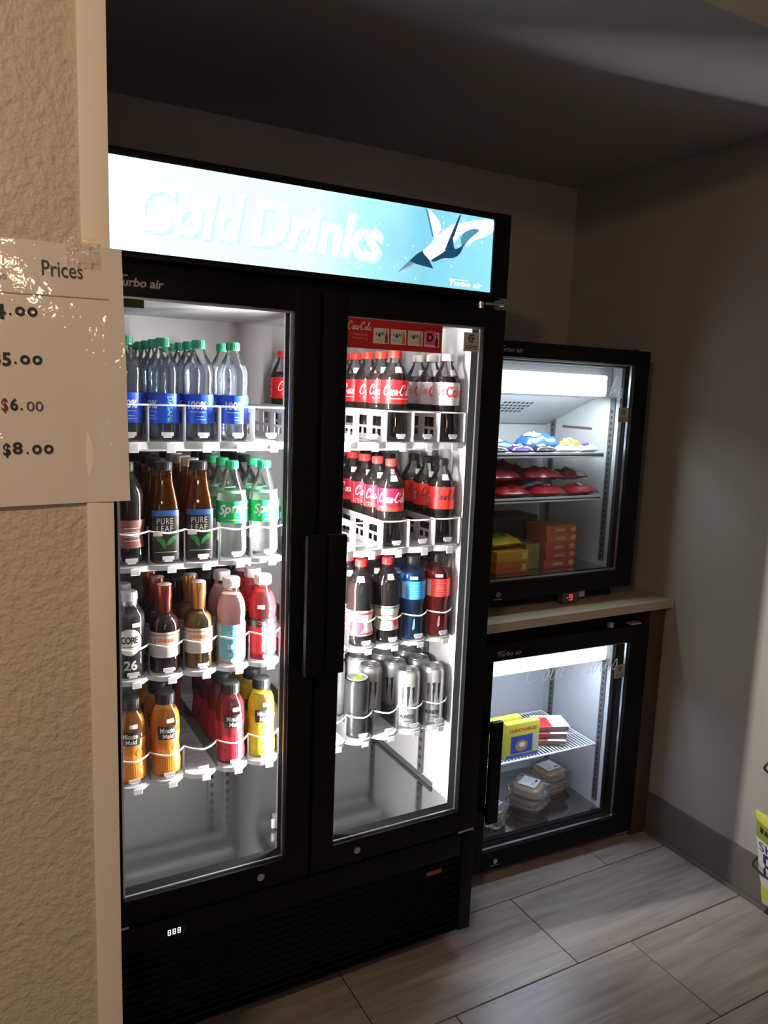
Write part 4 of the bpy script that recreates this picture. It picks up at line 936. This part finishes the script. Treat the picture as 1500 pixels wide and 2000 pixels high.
bars = [('dark wrapped ice cream bar with yellow end', wr_black, 1.470, .350, .085, .040, .026, 0, wr_yel), ('purple wrapped ice cream bar', wr_purple, 1.568, .350, .085, .042, .028, 0, wr_white), ('dark wrapped ice cream bar with white print beside the purple one', wr_black, 1.664, .350, .082, .042, .028, 0, wr_white),
        ('plump blue wrapped ice cream bag behind the bars', wr_blue, 1.70, .425, .15, .075, .062, 0, wr_white), ('white wrapped ice cream bar at the shelf edge', wr_white, 1.762, .350, .085, .042, .030, 0, wr_gold), ('gold and white wrapped bar behind the white one', wr_gold, 1.842, .425, .10, .05, .042, 0, wr_white), ('white wrapped bar nearest the freezer side wall', wr_white, 1.852, .350, .068, .042, .030, 0, wr_purple), ('blue wrapped bar at the back left of the shelf', wr_blue, 1.54, .425, .11, .05, .036, .0, wr_white)]
for i, (d_, m_, x, y, L, Wd, H, rz, pm_) in enumerate(bars):
    bag('ice_cream_bar', d_+', top freezer shelf', 'ice cream', 'wrapped bars on the top freezer shelf', (x, y, z1), L, Wd, H, m_, 20+i, rz, print_=[(pm_, .15, .55, .2, .8)])
z2 = UZ+USH2+.0007
reds = [('red snack bag lying flat at the left front', wr_red, 1.545, .372, 0, .132, .085, .040, 0), ('red snack bag with white print at the front middle', wr_red, 1.696, .372, 0, .132, .085, .040, 0), ('red snack bag at the front next to side wall', wr_red, 1.842, .372, 0, .122, .085, .038, 0),
        ('dark red snack bag stacked on the left pile', wr_dkred, 1.505, .390, .0475, .150, .10, .052, .04), ('dark red snack bag stacked on the middle pile', wr_dkred, 1.675, .390, .0475, .150, .10, .050, -.04), ('small dark red bag stacked nearest the side wall', wr_dkred, 1.826, .410, .0475, .115, .09, .040, .05),
        ('plump dark red bag at the back of the pile', wr_dkred, 1.64, .54, 0, .20, .15, .100, 0), ('plump red bag at the back left', wr_red, 1.465, .54, 0, .13, .15, .096, 0)]
for i, (d_, m_, x, y, dz, L, Wd, H, rz) in enumerate(reds):
    bag('snack_bag', d_+', middle freezer shelf', 'snack bag', 'red bags on the middle freezer shelf', (x, y, z2+dz), L, Wd, H, m_, 40+i, rz, print_=[(wr_white if i in (1, 2) else wr_dkred if m_ is wr_red else wr_red, .4, .6, .25, .7)])
bag('snack_bag', 'pale green and white bag at the left edge of red bags', 'snack bag', None, (1.430, .352, z2), .066, .05, .036, wr_pale, 60, .1, print_=[(wr_green, .3, .7, .3, .7)])
# boxes on the freezer floor
def carton(name, label, group, loc, sx, sy_, sz, mat, rz=0, txt=None, tm_=None, endm=None):
    t = thing(name, label, 'food box', loc, rz, group)
    part('carton', B((-sx/2, sx/2, -sy_/2, sy_/2, 0, sz), bevel=.0015, seg=1), mat, t)
    if txt: part('lettering', on_plane(fit(text2d(txt, .02), -sx*.28, sx*.22, sz*.38, sz*.68), -sy_/2-.0005), tm_, t)
    if endm: part('end_mark', ([(sx/2+.0005, -sy_*.25, sz*.25), (sx/2+.0005, sy_*.05, sz*.25), (sx/2+.0005, sy_*.05, sz*.8), (sx/2+.0005, -sy_*.25, sz*.8)], [(0, 1, 2, 3)]), endm, t); part('front_mark', on_plane(rect(sx*.30, sx*.45, sz*.25, sz*.8), -sy_/2-.0005), endm, t)
    return t
bx_or = P('carton_orange', (.50, .11, .02), .5, var=.2); bx_rd = P('carton_red_orange', (.46, .05, .02), .5, var=.2); bx_yl = P('carton_yellow_orange', (.60, .26, .02), .5, var=.2); bx_gn = P('carton_olive', (.22, .20, .03), .5, var=.3); bx_tx = P('carton_text', (.62, .42, .3), .5); bx_dk = P('carton_dark', (.05, .03, .03), .5)
z3 = UZ+UFL+.0007
for i in range(5):
    carton('frozen_food_box', '%s red-orange frozen food box in the stack near the freezer side wall' % ['lowest', 'second from bottom', 'middle', 'second from top', 'topmost'][i], 'red-orange box stack on the freezer floor', (1.790+.003*(i % 2), .43, z3+i*.0292), .135, .11, .0285, bx_rd if i < 3 else bx_or, .02*(i % 2), None, bx_tx, P('carton_end', (.62, .30, .12), .5))
    # white word smudge on each box front
for i in range(2):
    carton('frozen_food_box', '%s yellow-orange box at the left of freezer floor' % ['lower', 'upper'][i], 'yellow-orange boxes on the freezer floor', (1.575, .42, z3+i*.0372), .13, .12, .0365, bx_or if i == 0 else bx_yl, 0, None, bx_tx, P('carton_end_yellow', (.6, .5, .1), .5))
carton('frozen_food_box', 'olive green box between the two stacks on freezer floor', None, (1.682, .45, z3), .06, .12, .085, bx_gn)
carton('frozen_food_box', 'dark box behind the red-orange stack on freezer floor', None, (1.70, .575, z3), .20, .12, .16, bx_dk)
bag('snack_bag', 'yellow green bag lying on top of yellow-orange boxes', 'snack bag', None, (1.565, .43, z3+.0745), .13, .10, .045, wr_yel, 71, .1, print_=[(wr_green, .2, .6, .2, .7)])
for o in [o for o in COL.objects if o.name.startswith('frozen_food_box') and 'red-orange frozen' in o.get('label', '')]:
    part('front_print', on_plane(join2(rect(-.035, .018, .010, .013), rect(-.028, .012, .015, .0185)), -.0558), bx_tx, o)

# ------------------------------------------------------------------ what the undercounter cooler holds
MLC = Matrix.Translation((LXO, LYO, 0)) @ Matrix.Rotation(LR, 4, 'Z')
def LP(x, y, z): return tuple(MLC @ Vector((x, y, z)))
zS = LSH+.0012
pk_y = P('pack_yellow', (.68, .62, .06), .4, var=.1); pk_b = P('pack_blue', (.03, .09, .48), .4, var=.2); pk_o = P('pack_food', (.55, .28, .10), .5, var=.3); pk_r = P('pack_red', (.55, .03, .04), .4)
def lunch(label, x, y, rz):
    t = thing('lunch_kit_box', label, 'food box', LP(x, y, zS), LR+rz, 'yellow and blue lunch kits')
    part('carton', B((-.068, .068, -.010, .018, 0, .122), bevel=.003), pk_y, t, 40)
    f = part('picture_panel', on_plane(rect(-.048, .040, .016, .078), -.0106), pk_b, t)
    part('food_picture', on_plane(ell(-.004, .042, .026, .020), -.0110), pk_o, f)
    part('food_center', on_plane(ell(-.002, .045, .012, .009), -.0113), white, f)
    part('lettering', on_plane(fit(text2d('LUNCHABLES', .03), -.055, .055, .092, .104), -.0106), pk_r, t)
    part('lower_strip', on_plane(rect(-.066, .066, .002, .012), -.0106), pk_b, t)
    part('side_print', on_plane(rect(.046, .062, .016, .078), -.0106), P('pack_pale', (.55, .62, .7), .5), t)
lunch('yellow lunch kit with blue picture standing at the front of wire shelf', -.430, .105, 0)
lunch('yellow lunch kit standing behind and left of the other kit', -.472, .150, .02)
trayc = CLEAR('clear_food_tray', (.95, .96, .97), .16, (.85, .85, .88), rough=.08)
def snacktray(label, x, y, z, rz, c):
    t = thing('snack_tray', label, 'snack tray', LP(x, y, z), LR+rz, 'red and white snack trays')
    part('tray', B((-.055, .055, -.045, .045, 0, .020), bevel=.006, seg=3), trayc, t, 40)
    part('food', B((-.046, .046, -.037, .037, .004, .016), bevel=.004), c, t, 40)
    part('lid_film', B((-.058, .058, -.048, .048, .0203, .0215)), white, t)
    part('lid_print', B((-.058, -.005, -.048, .030, .0216, .0220)), pk_r, t)
for i in range(3): snacktray('%s red and white snack tray in the stack beside lunch kits' % ['lowest', 'middle', 'topmost'][i], -.272+.008*i, .165+.004*i, zS+.0228*i, -.45+.06*i, [pk_o, pk_r, pk_o][i])
ylw = P('bread', (.55, .36, .16), .7, var=.3, vscale=30); lett = P('filling', (.35, .13, .09), .6, var=.4, vscale=40)
def clam(label, x, y, z, rz):
    t = thing('sandwich_pack', label, 'sandwich', LP(x, y, z), LR+rz, 'clear sandwich packs'); t.scale = (.86, .86, .62)
    part('lower_shell', lathe([(0, 0), (.062, 0), (.068, .006), (.074, .030), (.080, .033), (.080, .035)], 24, 5), trayc, t, 40)
    part('upper_shell', lathe([(.080, .0355), (.080, .037), (.072, .040), (.064, .066), (.058, .070), (0, .070)], 24, 5), trayc, t, 40)
    part('bread_slice', lathe([(0, .002), (.054, .003), (.060, .010), (.060, .020), (.055, .026), (0, .026)], 20, 3), ylw, t, 50)
    part('filling', lathe([(0, .027), (.060, .027), (.063, .033), (.058, .038), (0, .038)], 20, 3), lett, t, 50)
    part('bread_slice', lathe([(0, .039), (.056, .039), (.059, .048), (.052, .060), (0, .063)], 20, 3), ylw, t, 50)
    part('paper_label', B((-.040, .040, -.036, .036, .0702, .0707)), white, t)
    lp = join2(rect(.006, .030, -.026, -.019), rect(-.028, -.004, -.026, -.024), rect(-.028, .0, -.018, -.016))
    part('label_print', ([(x_, y_, .0712) for x_, y_ in lp[0]], lp[1]), ink, t)
zF = .1085
clam('lower sandwich pack of the front stack on cooler floor', -.325, .175, zF, .5); clam('upper sandwich pack of the front stack on cooler floor', -.326, .174, zF+.0448, .56)
clam('lower sandwich pack of the rear stack near cooler side wall', -.184, .246, zF, .12); clam('upper sandwich pack of the rear stack near cooler side wall', -.184, .246, zF+.0448, .16)
pc = thing('salad_tub', 'clear tub of pale pasta salad behind the cooler handle', 'food tub', LP(-.515, .120, zF), LR+.4); pc.scale = (.72, .72, .9)
part('tub', lathe([(0, 0), (.046, 0), (.052, .004), (.062, .070), (.066, .072), (.066, .078), (.060, .082), (0, .084)], 24, 4), trayc, pc, 40)
rnd = random.Random(5); bm = bmesh.new()
for i in range(120):
    a = rnd.uniform(0, 6.28); r_ = .050*math.sqrt(rnd.random()); z_ = .010+.056*rnd.random(); s_ = rnd.uniform(.005, .008)
    M_ = Matrix.Translation((r_*math.cos(a), r_*math.sin(a), z_)) @ Matrix.Rotation(rnd.uniform(0, 6), 4, Vector((rnd.random(), rnd.random(), 1)).normalized())
    bmesh.ops.create_icosphere(bm, subdivisions=1, radius=s_, matrix=M_ @ Matrix.Diagonal((1.4, .9, .8, 1)))
o = part('pasta', bm, P('pasta', (.62, .50, .28), .6, var=.35, vscale=60), pc, 60); o['kind'] = 'stuff'
part('paper_label', B((-.036, .036, -.030, .030, .0845, .0850)), white, pc); part('label_print', B((.010, .026, -.020, -.014, .0851, .0853)), ink, pc)

# ------------------------------------------------------------------ wire rack with a popcorn bag on the side wall
rack = thing('wire_snack_rack', 'black wire snack rack on side wall at the picture edge', 'rack', (XW-.012, -.45, 0))
bw = P('black_wire', (.008, .008, .009), .4)
for z in (.205, .507):
    pts = [(0, .17, z)]+[(-.13*math.sin(a), .135+.035*math.cos(a), z) for a in [R(10*i) for i in range(1, 9)]]+[(-.144, .10, z-.002), (-.144, -.10, z-.002)]+[(-.13*math.cos(a), -.135-.035*math.sin(a), z) for a in [R(10*i) for i in range(2, 9)]]+[(0, -.17, z)]
    part('hoop', tube([(x, y, zz) for x, y, zz in pts], .0035, 8), bw, rack, 60)
for y in (-.13, 0):
    part('upright', tube([(-.004, y, .002), (-.004, y, .9)], .004, 8), bw, rack, 60)
part('basket_floor', tube([(-.004, .12, .075), (-.110, .10, .075), (-.110, -.10, .075), (-.004, -.12, .075)], .0035, 8), bw, rack, 60)
bagw = P('popcorn_white', (.55, .54, .50), .4, var=.08); bagy = P('popcorn_yellow', (.50, .50, .05), .4, var=.2); bagg = P('popcorn_green', (.22, .24, .03), .4)
cb = thing('popcorn_bag', 'white and yellow popcorn bag held in the wire rack', 'snack bag', (2.044, -.372, .0825))
def cbv(u, v, s):       # u across (towards -y), v up
    e = max(0, 1-abs(2*u-1)**2.4)**.6*max(0, 1-abs(2*v-1)**4)**.6
    pin = 1-.20*(1-v)**2
    return (-s*.022*e*(1+.1*math.sin(u*9+v*13)), .10*pin-.20*pin*u-.035*(1-v)+.002*math.sin(v*20), .262*v+.012*(1-u)*v)
bands = [(0, .06, bagw, 'lower_seal'), (.06, .22, bagy, 'lower_band'), (.22, .72, bagw, 'bag_front'), (.72, .90, bagg, 'upper_band'), (.90, 1, bagy, 'upper_seal')]
for v0, v1, m_, nm in bands:
    V, F = [], []
    for s in (1, -1):
        b = len(V)
        for j in range(5):
            for i in range(13): V.append(cbv(i/12, v0+(v1-v0)*j/4, s))
        for j in range(4):
            for i in range(12):
                f = (b+j*13+i, b+j*13+i+1, b+(j+1)*13+i+1, b+(j+1)*13+i); F.append(f if s > 0 else f[::-1])
    part(nm, (V, F), m_, cb, 60)
def on_bag(t): return [(lambda c: (c[0]-.0012, c[1], c[2]))(cbv(u, v, 1)) for u, v in t[0]], t[1]
part('lettering', on_bag(fit(text2d('POP', .0), .16, 1.0, .36, .60)), P('bag_navy', (.02, .02, .10), .5), cb)
part('lettering', on_bag(fit(text2d('SKINNY', .0), .09, .95, .61, .70)), P('bag_navy', (.02, .02, .10), .5), cb)
part('upper_lettering', on_bag(join2(*[poly([(.10+.09*i, .80), (.16+.09*i, .80), (.16+.09*i, .86-.02*(i % 2)), (.10+.09*i, .86)]) for i in range(8)])), ink, cb)
